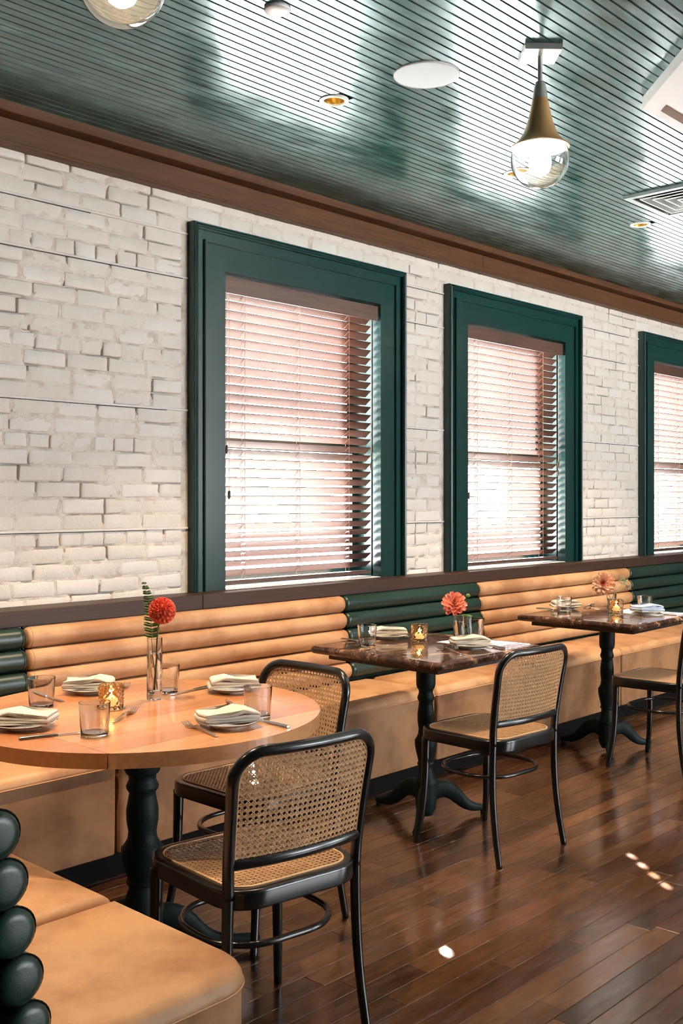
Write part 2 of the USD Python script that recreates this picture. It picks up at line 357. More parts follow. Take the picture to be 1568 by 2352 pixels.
# other walls, seen only by the light
wl = struct('wall_left'); obj('wall_core', bx(X0 - 0.15, X0, Y0, YW + 0.25, 0, ZC + 0.1), 'white_wall', wl)
wr = struct('wall_right'); obj('wall_core', bx(X1, X1 + 0.15, Y0, YW + 0.25, 0, ZC + 0.1), 'white_wall', wr)
wf = struct('wall_front'); wp = sbox(X0, 0, X1, ZC + 0.1)
for x0, x1 in FRONT: wp = wp.difference(sbox(x0, 0.7, x1, 2.7))
obj('wall_core', ext_y(wp, Y0 - 0.02, Y0 + 0.12), 'white_wall', wf)

# ------------------------------------------------------------------ ceiling of glossy beadboard
ce = struct('ceiling')
obj('ceiling_deck', bx(X0, X1, Y0, YW + 0.25, ZC + 0.10, ZC + 0.16), 'vent_dark', ce)
LAMPS = [(0.42, 2.80), (1.67, 2.80), (2.92, 2.80), (4.17, 2.80), (5.43, 2.81), (6.68, 2.80)]
PB = 0.0413; y = 3.765; k = 0; rc = random.Random(9)
while y > Y0:
    yb = y - PB
    prof = [(0, 0), (0.0334, 0), (0.0343, 0.0055), (0.0352, 0.0012), (0.0370, 0.0002), (0.0388, 0.0012), (0.0399, 0.0055), (PB - 0.0012, 0.0055), (PB - 0.0004, 0.0002), (PB - 0.0004, 0.02), (0, 0.02)]
    prof = [(yb + a, ZC + b) for a, b in prof]
    cuts = []
    for lx, ly in LAMPS:
        d = abs((yb + PB / 2) - ly) - PB / 2
        if d < 0.042: h = math.sqrt(max(0.046 ** 2 - max(d, 0) ** 2, 1e-4)); cuts.append((lx - h, lx + h))
    e = X0
    for a, b in sorted(cuts) + [(X1, X1)]:
        if a > e: obj('board', ext_x(prof, e, a), f'ceiling_gloss_{rc.randrange(3)}', ce)
        e = b
    y -= PB; k += 1
# cornice: two stepped boards of brown wood
t1 = struct('trim_1')
for a, b in [(X0, 1.1), (1.1, 5.3), (5.3, 8.02), (8.02, X1)]:
    obj('upper_board', cbx(a, b - 0.001, 3.725, 3.86, 2.912, 2.953, 0.003), 'cornice_wood', t1)
    obj('lower_board', cbx(a, b - 0.001, 3.80, 3.86, 2.812, 2.914, 0.004), 'cornice_wood', t1)
    obj('lower_lip', cbx(a, b - 0.001, 3.792, 3.86, 2.806, 2.822, 0.003), 'cornice_wood', t1)

# ------------------------------------------------------------------ floor of dark planks
fl = struct('floor')
obj('floor_bed', bx(X0, X1, Y0, YW + 0.2, -0.12, -0.006), 'floor_dark', fl)
rf = random.Random(12); PW = 0.083; y = 3.42; far = []
def plank(x0, x1, y0, y1):
    g = 0.0006; c = 0.0012
    P = [(x0 + g, y0 + g, -0.01), (x1 - g, y0 + g, -0.01), (x1 - g, y1 - g, -0.01), (x0 + g, y1 - g, -0.01)]
    Q = [(x0 + g, y0 + g, -c), (x1 - g, y0 + g, -c), (x1 - g, y1 - g, -c), (x0 + g, y1 - g, -c)]
    R = [(x0 + g + c, y0 + g + c, 0), (x1 - g - c, y0 + g + c, 0), (x1 - g - c, y1 - g - c, 0), (x0 + g + c, y1 - g - c, 0)]
    return rings([P, Q, R])
while y > Y0:
    near = y > 0.9; x = X0 - rf.random()
    while x < X1:
        L = rf.uniform(0.55, 1.35)
        a, b = max(x, X0), min(x + L, X1)
        if b - a > 0.05:
            m = plank(a, b, y - PW, y)
            if near and 0.9 < b and a < 7.4: obj('plank', m, f'floor_wood_{rf.randrange(5)}', fl)
            else: far.append((rf.randrange(5), m))
        x += L
    y -= PW
for k in range(5): obj('planks_beyond', cat([m for q, m in far if q == k]), f'floor_wood_{k}', fl, kind='stuff')

# ------------------------------------------------------------------ windows
def frame(a, b, zt, w, y0, y1, z0=ZS):
    return ext_y(Polygon([(a, z0), (a, zt), (b, zt), (b, z0), (b - w, z0), (b - w, zt - w), (a + w, zt - w), (a + w, z0)]), y0, y1)
for i, ((a, b), (oa, ob)) in enumerate(zip(WINS, OPEN)):
    w = struct(f'window_{i + 1}')
    # casing from the outside in
    obj('casing_band', cat([frame(a, b, ZW, 0.030, 3.806, YW + 0.02), frame(a + 0.004, b - 0.004, ZW - 0.004, 0.022, 3.801, 3.807),
                            tube(np.array([(a + 0.015, 3.803, ZS), (a + 0.015, 3.803, ZW - 0.015), (b - 0.015, 3.803, ZW - 0.015), (b - 0.015, 3.803, ZS)])[[0, 1]], 0.009, 8),
                            tube([(a + 0.015, 3.803, ZW - 0.015), (b - 0.015, 3.803, ZW - 0.015)], 0.009, 8), tube([(b - 0.015, 3.803, ZW - 0.015), (b - 0.015, 3.803, ZS)], 0.009, 8)]), 'teal_paint', w, smooth=40)
    obj('casing_fillet', frame(a + 0.030, b - 0.030, ZW - 0.030, 0.042, 3.822, YW + 0.02), 'teal_paint', w)
    q = 0.072
    obj('casing_bead', cat([frame(a + q, b - q, ZW - q, 0.014, 3.812, YW + 0.02), frame(a + q + 0.003, b - q - 0.003, ZW - q - 0.003, 0.008, 3.809, 3.813)]), 'teal_paint', w)
    obj('casing_board', frame(a + 0.086, b - 0.086, ZW - 0.086, CW - 0.086, 3.820, YW + 0.04), 'teal_paint', w)
    obj('jamb', frame(oa - 0.02, ob + 0.02, ZO + 0.02, 0.02, YW + 0.03, YW + 0.25), 'teal_paint', w)
    obj('sill', cbx(oa - 0.02, ob + 0.02, YW - 0.03, YW + 0.30, 0.925, 0.968, 0.004), 'white_trim', w, label='pale painted window sill')
    # double-hung sash
    for z0, z1, yy in ((0.968, 1.70, 3.99), (1.66, ZO, 4.03)):
        obj('sash', cat([bx(oa, oa + 0.05, yy, yy + 0.035, z0, z1), bx(ob - 0.05, ob, yy, yy + 0.035, z0, z1), bx(oa + 0.05, ob - 0.05, yy, yy + 0.035, z0, z0 + 0.05), bx(oa + 0.05, ob - 0.05, yy, yy + 0.035, z1 - 0.045, z1)]), 'teal_paint', w)
        obj('pane', bx(oa + 0.04, ob - 0.04, yy + 0.016, yy + 0.020, z0 + 0.04, z1 - 0.04), 'pane_glass', w)

# ------------------------------------------------------------------ wooden venetian blinds, one per window
YB = 3.888; PITCH = 0.0451; TILT = math.radians(38); SW = 0.050
def slat(xa, xb, holes_at):
    p = sbox(xa, -SW / 2, xb, SW / 2)
    for hx in holes_at: p = p.difference(sbox(hx - 0.013, -0.008, hx + 0.013, 0.008))
    m = ext(p, -0.0014, 0.0014); v = m.vertices
    # slight crown; the room edge (-y) up
    c, s = math.cos(TILT), math.sin(TILT); yy, zz = v[:, 1], v[:, 2] + 0.0016 * (1 - (v[:, 1] / (SW / 2)) ** 2)
    m.vertices = np.c_[v[:, 0], c * yy + s * zz, -s * yy + c * zz]; return m
blind0 = None
BL = OPEN[0][1] - OPEN[0][0]
def build_blind(label):
    t = thing('window_blind', label, 'window blind', (0, YB, 0), 0, 'wooden venetian blinds in the windows')
    xa, xb = 0.004, BL - 0.030; lad = (0.172, 0.55, BL - 0.20)
    obj('valance', cbx(0.002, BL - 0.004, -0.052, -0.042, 2.392, 2.472, 0.002), 'valance_wood', t)
    obj('headrail', bx(0.006, BL - 0.008, -0.038, 0.022, 2.425, 2.475), 'valance_wood', t)
    z = 2.392; k = 0; zs = []
    while z > 1.03: zs.append(z); z -= PITCH
    for k, z in enumerate(zs):
        m = slat(xa, xb, [lad[0], lad[2]] if 1.06 < z < 1.25 else [])
        obj('slat', moved(m, (0, 0, z)), 'blind_wood', t)
    zb = zs[-1] - 0.045
    obj('bottom_rail', cbx(xa, xb, -0.026, 0.026, zb - 0.009, zb + 0.009, 0.003), 'valance_wood', t)
    for lx in lad:
        P = []
        obj('ladder_cord', cat([tube([(lx - 0.011, -0.024, 2.42), (lx - 0.011, -0.024, zb)], 0.0011, 5), tube([(lx + 0.011, 0.024, 2.42), (lx + 0.011, 0.024, zb)], 0.0011, 5)]
            + [tube([(lx - 0.011, -0.022, z + 0.0115), (lx - 0.011, 0.022, z - 0.0175)], 0.0008, 4) for z in zs]), 'cord', t)
    for cxp, zt in ((0.030, 1.66), (0.046, 1.44), (BL - 0.045, 1.66), (BL - 0.050, 1.60)):
        c = obj('pull_cord', tube([(cxp, -0.040, 2.42), (cxp, -0.040, zt)], 0.0010, 5), 'cord', t)
        obj('tassel', moved(lathe([(0.002, 0.0), (0.006, -0.004), (0.0075, -0.016), (0.006, -0.034), (0.003, -0.042)][::-1], 10), (cxp, -0.040, zt)), 'valance_wood', c, smooth=True)
    return t
BLAB = ['brown wooden slat blind in the leftmost window above the round table', 'brown wooden slat blind in the middle window', 'brown wooden slat blind in the third window, cut by the right edge of the photo']
blind0 = build_blind(BLAB[0]); place(blind0, (OPEN[0][0], YB, 0), 0)
for i in (1, 2): dup(blind0, (OPEN[i][0], YB, 0), 0, BLAB[i])

# ------------------------------------------------------------------ what lies outside the windows
g = struct('ground'); obj('pavement', bx(-40, 60, YW + 0.25, 80, -0.9, -0.6), 'ground', g); obj('pavement', bx(-40, 60, -80, Y0 - 0.15, -0.9, -0.6), 'ground', g)

# ------------------------------------------------------------------ banquette: ledge, roll backs, seats, plinth
ld = thing('banquette_ledge', 'long dark brown wooden ledge along the brick wall above the banquette', 'ledge')
for a, b in [(0.70, 3.0), (3.0, 6.9), (6.9, 11.4)]: obj('ledge_board', cbx(a, b - 0.001, 3.70, 3.8475, 0.90, 0.965, 0.003), 'ledge_wood', ld)
RR = 0.0425
def roll(x0, x1):
    xs = np.array([0, 0.003, 0.008, 0.016, 0.030]); rs = np.array([0.55, 0.78, 0.92, 0.985, 1.0]); L = x1 - x0
    X = np.r_[x0 + xs, x1 - xs[::-1]]; Rr = np.r_[rs, rs[::-1]]; n = 20; a = np.arange(n) * 2 * PI / n
    return rings([np.c_[np.full(n, x), np.cos(a) * RR * r * 0.95, np.sin(a) * RR * r] for x, r in zip(X, Rr)])
ROLLS = [(3.704 - 0.0115 * k, 0.8555 - 0.0845 * k) for k in range(5)]
def back_panel(x0, x1, m, label):
    t = thing('back_cushion', label, 'back cushion', ((x0 + x1) / 2, 0, 0), 0)
    h = (x1 - x0) / 2
    obj('backing', bx(-h + 0.004, h - 0.004, 3.712, 3.845, 0.44, 0.90), 'green_leather', t)
    for yy, zz in ROLLS:
        r = obj('roll', moved(roll(-h + 0.0015, h - 0.0015), (0, yy, zz)), m, t, smooth=45)
    for s in (-1, 1):
        for yy, zz in ROLLS:
            a = np.linspace(-PI / 2 - 0.3, PI / 2 + 0.3, 13)
            obj('stitch_seam', tube(np.c_[np.full(13, s * (h - 0.022)), yy - np.cos(a) * (RR * 0.955), zz + np.sin(a) * (RR * 1.003)], 0.0009, 4), 'tan_piping' if m == 'tan_leather' else 'black_plinth', t)
    return t
back_panel(0.96, 2.104, 'green_leather', 'dark green rolled leather back cushion in the corner at the left')
back_panel(2.104, 3.919, 'tan_leather', 'tan rolled leather back cushion behind the round table')
back_panel(3.919, 5.092, 'green_leather', 'dark green rolled leather back cushion behind the nearer marble table')
back_panel(5.092, 6.937, 'tan_leather', 'tan rolled leather back cushion behind the farther marble table')
back_panel(6.937, 8.09, 'green_leather', 'dark green rolled leather back cushion at the right edge under the third window')
back_panel(8.09, 9.70, 'tan_leather', 'tan rolled leather back cushion beyond the right edge of the photo')
# seats
ZSEAT = 0.462; ZPIPE = 0.425
def seat(poly, label, zfun=None, front_inset=0.006):
    t = thing('upholstered_bench', label, 'bench')
    r = 0.034
    prof = [(0.004, ZPIPE - 0.006), (0.0, ZPIPE)] + [(r * (1 - math.cos(q)), ZPIPE + (ZSEAT - ZPIPE) * math.sin(q)) for q in np.linspace(0.2, PI / 2, 6)] + [(0.075, ZSEAT + 0.003), (0.13, ZSEAT + 0.005), (0.19, ZSEAT + 0.0055)]
    obj('seat_cushion', slab(poly, prof, 220), 'tan_leather', t, smooth=50)
    fp = poly.buffer(-0.004)
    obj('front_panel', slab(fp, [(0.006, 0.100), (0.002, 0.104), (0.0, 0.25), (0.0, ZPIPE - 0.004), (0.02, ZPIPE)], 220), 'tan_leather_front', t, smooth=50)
    p = outline(poly.buffer(0.0005), 240); obj('piping', tube(np.c_[p, np.full(len(p), ZPIPE - 0.002)], 0.0026, 6, closed=True), 'tan_piping', t, smooth=True)
    return t
YF = 3.205
for a, b, lab in [(1.43, 2.205, 'tan leather bench seat in the corner under the left half of the round table'), (2.205, 4.08, 'tan leather bench seat along the wall between the round table and the nearer marble table'),
                  (4.08, 5.955, 'tan leather bench seat along the wall between the two marble tables'), (5.955, 7.83, 'tan leather bench seat along the wall under the farther marble table'), (7.83, 9.7, 'tan leather bench seat farthest along the wall')]:
    seat(rrect(a + 0.004, b - 0.004, YF, 3.675, 0.012), lab)
XF = 1.425
seg = sbox(0.90, 1.56, XF, 2.081)
corner = rrect(0.90, XF, 1.56, 2.3, 0.105).union(sbox(0.90, 1.9, XF, 2.081)).intersection(sbox(0.9, 1.5, XF, 2.081)).union(sbox(0.90, 1.56, 1.1, 1.9))
seat(corner.buffer(-0.006).buffer(0.006), 'tan leather bench seat with a rounded corner in the bottom left foreground')
seat(rrect(0.90, XF, 2.089, 3.195, 0.012), 'tan leather side bench seat running from the foreground seat back to the corner')
pl = thing('bench_plinth', 'black recessed plinth under the banquette benches', 'plinth')
obj('toe_board', bx(1.30, 9.7, 3.275, 3.30, 0, 0.099), 'black_plinth', pl)
obj('toe_board', bx(1.29, 1.315, 1.66, 3.28, 0, 0.099), 'black_plinth', pl)
obj('toe_board', bx(0.90, 1.29, 1.66, 1.685, 0, 0.099), 'black_plinth', pl)
# low partition with the side back of green rolls, seen end-on at the left edge
pt = thing('low_partition', 'low partition behind the green side back at the left edge', 'partition')
obj('partition_core', bx(0.66, 0.78, 1.545, 3.70, 0, 0.895), 'ledge_wood', pt); obj('partition_cap', cbx(0.62, 0.79, 1.53, 3.70, 0.897, 0.965, 0.003), 'ledge_wood', pt)
sb = thing('side_back_cushion', 'dark green rolled leather side back seen end-on at the left edge', 'back cushion')
for k in range(5):
    xx, zz = 0.834 + 0.0165 * k, 0.8555 - 0.0845 * k
    m = roll(1.545 + 0.004 * k, 3.60); vv = m.vertices.copy(); m.vertices = np.c_[-vv[:, 1] + xx, vv[:, 0], vv[:, 2] + zz]
    m.vertices[:, 0] = np.where(m.vertices[:, 0] > xx, xx + (m.vertices[:, 0] - xx) * 1.15, m.vertices[:, 0])
    m.fix_normals(); r_ = obj('roll', m, 'green_leather', sb, smooth=60)
    a = np.linspace(-1.5, 1.5, 15); obj('end_piping', tube(np.c_[xx + np.cos(a) * RR * 1.10, np.full(15, 1.561 + 0.004 * k), zz + np.sin(a) * RR * 1.0], 0.002, 5), 'black_plinth', sb)
obj('backing', bx(0.782, 0.815, 1.55, 3.60, 0.44, 0.895), 'green_leather', sb)

# ------------------------------------------------------------------ tables
def column(s=1.0, zt=0.70):
    P = [(0.0, 0.02), (0.030, 0.02), (0.044, 0.05), (0.047, 0.10), (0.047, 0.150), (0.050, 0.158), (0.0495, 0.168), (0.044, 0.178), (0.039, 0.195), (0.031, 0.222), (0.031, 0.234), (0.037, 0.240), (0.037, 0.247), (0.033, 0.252),
         (0.036, 0.268), (0.044, 0.300), (0.0485, 0.325), (0.0485, 0.346), (0.042, 0.356), (0.034, 0.374), (0.032, 0.395), (0.0365, 0.43), (0.0370, 0.46), (0.0315, 0.500), (0.030, 0.512), (0.036, 0.524), (0.0375, 0.533), (0.0345, 0.541),
         (0.031, 0.552), (0.032, 0.566), (0.038, 0.573), (0.0415, 0.584), (0.0425, 0.60), (0.0425, zt), (0.0, zt)]
    return lathe([(r * s, z) for r, z in P], 36)
def foot(ang, R=0.285):
    pts = spline([(0.025, 0, 0.120), (0.075, 0, 0.128), (0.125, 0, 0.108), (0.175, 0, 0.062), (0.225, 0, 0.036), (R - 0.02, 0, 0.031), (R, 0, 0.031)], 22)
    t = np.linspace(0, 1, 22); m = tube(pts, 0.021 - 0.008 * t, 10, ry=0.036 * (1 - t) ** 0.8 + 0.010, up=(0, 0, 1))
    end = moved(lathe([(0.011, 0.0), (0.013, 0.004), (0.013, 0.026), (0.010, 0.032)], 12), (R - 0.012, 0, 0)); m = cat([m, end]); return moved(m, rz=ang)
ZT = 0.760
RT0 = np.array([1.878, 2.605]); RTR = 0.538
rt = thing('round_table', 'round maple drop-leaf table laid for four on a dark turned pedestal', 'table', (RT0[0], RT0[1], 0))
disc = Point(0, 0).buffer(RTR, quad_segs=40); sq = RTR / math.sqrt(2)
yy = -sq; ws = [0.095, 0.08, 0.11, 0.088, 0.1, 0.085, 0.1, 0.12]; ws = np.array(ws) * (2 * sq / sum(ws)); order = [1, 0, 2, 1, 0, 2, 0, 1]
for k, wv in enumerate(ws):
    obj('stave', ext(sbox(-sq + 0.0006, yy + 0.00005, sq - 0.0006, yy + wv - 0.00005), ZT - 0.040, ZT), f'maple_{order[k]}', rt); yy += wv
for k, c in enumerate([sbox(-1, -1, 1, -sq - 0.0007), sbox(-1, sq + 0.0007, 1, 1), sbox(-1, -sq + 0.0007, -sq - 0.0007, sq - 0.0007), sbox(sq + 0.0007, -sq + 0.0007, 1, sq - 0.0007)]):
    obj('drop_leaf', ext(disc.intersection(c), ZT - 0.040, ZT), f'maple_{[2, 0, 1, 0][k]}', rt)
obj('under_frame', moved(lathe([(0.0, 0.69), (0.30, 0.69), (0.30, 0.7195), (0, 0.7195)], 40)), 'sub_top_wood', rt)
obj('column', column(1.32, 0.69), 'dark_green_metal', rt, smooth=45)
for a in (90, 210, 330): obj('foot', foot(a, 0.36), 'dark_green_metal', rt, smooth=60)
def marble_table(c, rot, label, dup_of=None):
    if dup_of: return dup(dup_of, (c[0], c[1], 0), rot, label)
    t = thing('marble_table', label, 'table', (c[0], c[1], 0), rot, 'square marble tables')
    h = 0.365; r = 0.015
    prof = [(0.012, ZT - 0.032)] + [(r - r * math.cos(q), ZT - 0.016 + 0.016 * math.sin(q)) for q in np.linspace(-1.2, PI / 2, 9)] + [(0.05, ZT)]
    obj('marble_top', slab(rrect(-h, h, -h, h, 0.03), prof, 200), 'marble', t, smooth=50)
    obj('sub_top', bx(-0.30, 0.30, -0.30, 0.30, ZT - 0.058, ZT - 0.0325), 'sub_top_wood', t)
    obj('column', column(), 'dark_green_metal', t, smooth=45)
    for a in (90, 210, 330): obj('foot', foot(a), 'dark_green_metal', t, smooth=60)
    return t
T2 = np.array([3.563, 2.86]); T3 = np.array([5.215, 2.90])
mt = marble_table(T2, 0, 'square dark marble table with the coral dahlia, nearer of the two')
marble_table(T3, 2, 'square dark marble table with the peach dahlia, farther of the two', mt)

# ------------------------------------------------------------------ bentwood chairs with woven cane
def cane(poly, fn, p=0.0145, segs=1, w=0.0023, th=0.0005):
    """woven cane in the (u, v) plane clipped by poly; fn(u, v, h) gives the point"""
    x0, y0, x1, y1 = poly.bounds; V, Fc = [], []; n0 = 0
    cx, cy = (x0 + x1) / 2, (y0 + y1) / 2
    def ribbon(A, B, h, ww):
        nonlocal n0
        g = LineString([A, B]).intersection(poly)
        for s in getattr(g, 'geoms', [g]):
            if s.is_empty or s.length < 0.004: continue
            (ax, ay), (bx_, by_) = s.coords[0], s.coords[-1]; d = np.array([bx_ - ax, by_ - ay]); Ls = np.hypot(*d); d /= Ls; nn = np.array([-d[1], d[0]]) * ww / 2
            k = max(1, int(round(segs * Ls / 0.3))) if segs > 1 else 1
            R = []
            for t in np.linspace(0, 1, k + 1):
                q = np.array([ax, ay]) + d * Ls * t
                R.append([fn(*(q + nn), h + th), fn(*(q - nn), h + th), fn(*(q - nn), h - th), fn(*(q + nn), h - th)])
            R = np.array(R); V.append(R.reshape(-1, 3)); i = np.arange(4); j = (i + 1) % 4
            for a in range(k):
                A_, B_ = n0 + a * 4, n0 + (a + 1) * 4
                Fc.append(np.c_[A_ + i, A_ + j, B_ + j]); Fc.append(np.c_[A_ + i, B_ + j, B_ + i])
            Fc.append(np.array([[n0, n0 + 2, n0 + 1], [n0, n0 + 3, n0 + 2]])); e = n0 + 4 * k; Fc.append(np.array([[e, e + 1, e + 2], [e, e + 2, e + 3]]))
            n0 += 4 * (k + 1)
    nx_ = int((x1 - x0) / p / 2) + 2; ny_ = int((y1 - y0) / p / 2) + 2; off = 0.135 * p
    for i in range(-nx_, nx_ + 1):
        for o in (-off, off): ribbon((cx + i * p + o, y0 - 1), (cx + i * p + o, y1 + 1), 0.0, w * 0.8)
    for i in range(-ny_, ny_ + 1):
        for o in (-off, off): ribbon((x0 - 1, cy + i * p + o), (x1 + 1, cy + i * p + o), 0.0008, w * 0.8)
    nd = nx_ + ny_ + 2; R_ = 2.0
    for i in range(-nd, nd + 1):
        c = (i + 0.5) * p
        ribbon((cx - R_, cy + c + R_), (cx + R_, cy + c - R_), 0.0016, w); ribbon((cx - R_, cy + c - R_), (cx + R_, cy + c + R_), -0.0008, w)
    return TM(np.vstack(V), np.vstack(Fc))
def yb(x, z):
    s = np.clip((z - 0.47) / 0.34, 0, 1.2); bow = 0.028 * np.clip((z - 0.47) / 0.07, 0, 1)
    return -0.168 - 0.052 * s ** 1.4 - bow * (1 - (x / 0.2) ** 2)
def fx(x, z): return x * (0.190 + 0.015 * np.clip((z - 0.47) / 0.33, 0, 1.05)) / 0.198
def make_chair(label, loc, rz):
    def obj(name, mesh, *a, **k):
        mesh = mesh.copy(); mesh.vertices = mesh.vertices * [1.02, 1.03, 1.006]; return globals()['obj'](name, mesh, *a, **k)
    t = thing('cane_chair', label, 'chair', (loc[0], loc[1], 0), rz, 'black bentwood cane chairs')
    sp = Polygon([(-0.222, 0.215), (0.222, 0.215), (0.200, -0.205), (-0.200, -0.205)]); sp = sp.buffer(-0.095).buffer(0.095, quad_segs=10)
    o = outline(sp, 96); N = normals2(o)
    prof = [(0.004, 0.424), (0.0, 0.429), (0.0, 0.462), (0.0022, 0.4685), (0.007, 0.471), (0.024, 0.471), (0.0275, 0.468), (0.029, 0.462), (0.029, 0.424)]
    R = [np.c_[o - N * d, np.full(96, z)] for d, z in prof]; R.append(R[0])
    m = rings(R, closed_ends=False); m.merge_vertices(); obj('seat_ring', m, 'black_bentwood', t, smooth=50)
    inn = Polygon(o - N * 0.026)
    sag = lambda x, y, h: (x, y, 0.4695 + h - 0.006 * max(0, 1 - (x / 0.19) ** 2) * max(0, 1 - (y / 0.18) ** 2))
    obj('cane_seat', cane(inn, sag, segs=5), 'cane', t, label='woven cane seat')
    q = o - N * 0.0275; obj('cane_border', tube(np.c_[q, np.full(96, 0.4715)], 0.0028, 6, closed=True), 'cane_edge', t, smooth=True)
    # back frame: one bent rod over the top
    a = np.linspace(0, PI / 2, 9); rc_ = 0.072; hw = 0.198; zt = 0.806
    xz = [(-hw, 0.452), (-hw, 0.50), (-hw, 0.56), (-hw, 0.62), (-hw, 0.68), (-hw, zt - rc_)] + [(-hw + rc_ * (1 - math.cos(q_)), zt - rc_ + rc_ * math.sin(q_)) for q_ in a[1:]]
    xz += [(x, zt) for x in np.linspace(-hw + rc_ + 0.03, 0, 5)]
    xz = xz + [(-x, z) for x, z in xz[::-1][1:]]
    P = np.array([(fx(x, z), yb(x, z), z) for x, z in xz]); obj('back_frame', tube(spline(P, 90), 0.0142, 12), 'black_bentwood', t, smooth=True)
    xs = np.linspace(-hw, hw, 17); P = np.array([(fx(x, 0.534), yb(x, 0.54), 0.534) for x in xs]); obj('back_rail', tube(P, 0.0105, 10, ry=0.0145, up=(0, 0, 1)), 'black_bentwood', t, smooth=True)
    bp = Polygon([(-hw + 0.010, 0.532), (hw - 0.010, 0.532)] + [(x, z) for x, z in [(hw - rc_ + (rc_ - 0.010) * math.cos(q_), zt - rc_ + (rc_ - 0.010) * math.sin(q_)) for q_ in a]] + [(-(hw - rc_) - (rc_ - 0.010) * math.sin(q_), zt - rc_ + (rc_ - 0.010) * math.cos(q_)) for q_ in a])
    obj('cane_back', cane(bp, lambda u, v_, h: (fx(u, v_), yb(u, v_) - h - 0.002, v_), segs=9), 'cane', t, label='woven cane back panel')
    bo = outline(bp.buffer(-0.003), 90); obj('cane_border', tube(np.array([(fx(u, v_), yb(u, v_) - 0.003, v_) for u, v_ in bo]), 0.0024, 5, closed=True), 'cane_edge', t, smooth=True)
    for s in (-1, 1):
        P = spline([(s * 0.190, yb(0.198, 0.47), 0.47), (s * 0.192, -0.167, 0.36), (s * 0.196, -0.177, 0.18), (s * 0.202, -0.207, 0.0)], 24)
        obj('leg', tube(P, np.linspace(0.0142, 0.0115, 24), 12), 'black_bentwood', t, smooth=True)
        P = spline([(s * 0.188, 0.172, 0.43), (s * 0.190, 0.174, 0.30), (s * 0.198, 0.182, 0.14), (s * 0.214, 0.204, 0.0)], 24)
        obj('leg', tube(P, np.linspace(0.0175, 0.0115, 24), 12), 'black_bentwood', t, smooth=True)
    so = outline(rrect(-0.181, 0.181, -0.156, 0.160, 0.13), 60); obj('stretcher_ring', tube(np.c_[so, np.full(60, 0.315)], 0.0088, 8, closed=True), 'black_bentwood', t, smooth=True)
    return t
ch = make_chair('black bentwood chair with cane back in the foreground at the round table', (1.816, 2.024), -8.0)
dup(ch, (2.325, 2.585), 90, 'black bentwood chair with cane back on the far right side of the round table')
dup(ch, (3.495, 2.471), -4.1, 'black bentwood chair with cane seat at the nearer marble table')
dup(ch, (5.128, 2.518), 0, 'black bentwood chair at the farther marble table, cut by the right edge')

# ------------------------------------------------------------------ tableware
def tumbler(label, grp):
    t = thing('tumbler', label, 'drinking glass', (0, 0, 0), 0, grp)
    P = [(0.0, 0.0), (0.034, 0.0), (0.0362, 0.002), (0.0425, 0.088), (0.0422, 0.0900), (0.0414, 0.0902), (0.0406, 0.0892), (0.0346, 0.012), (0.033, 0.0095), (0.0, 0.0095)]
    obj('glass', lathe(P, 40), 'clear_glass', t, smooth=40); return t
tg = tumbler('empty clear tumbler on the round table, behind the left plate near the wall', 'tumblers on the tables')
A = lambda px, py: tuple(at(px, py, ZT)[:2]) + (ZT + 0.0004,)
place(tg, A(95, 1623), 0)
for px, py, lab in [(217, 1689, 'empty clear tumbler at the front of the round table, left of its middle'), (383, 1590, 'clear tumbler behind the tall bud vase on the round table'), (592, 1646, 'clear tumbler at the right of the round table beside two folded napkins'),
                    (843, 1483, 'clear tumbler at the left of the nearer marble table'), (1091, 1465, 'clear tumbler beside the coral dahlia on the nearer marble table'),
                    (1295, 1407, 'clear tumbler at the left of the farther marble table'), (1481, 1406, 'clear tumbler behind the blue napkin on the farther marble table')]:
    dup(tg, A(px, py), 0, lab)
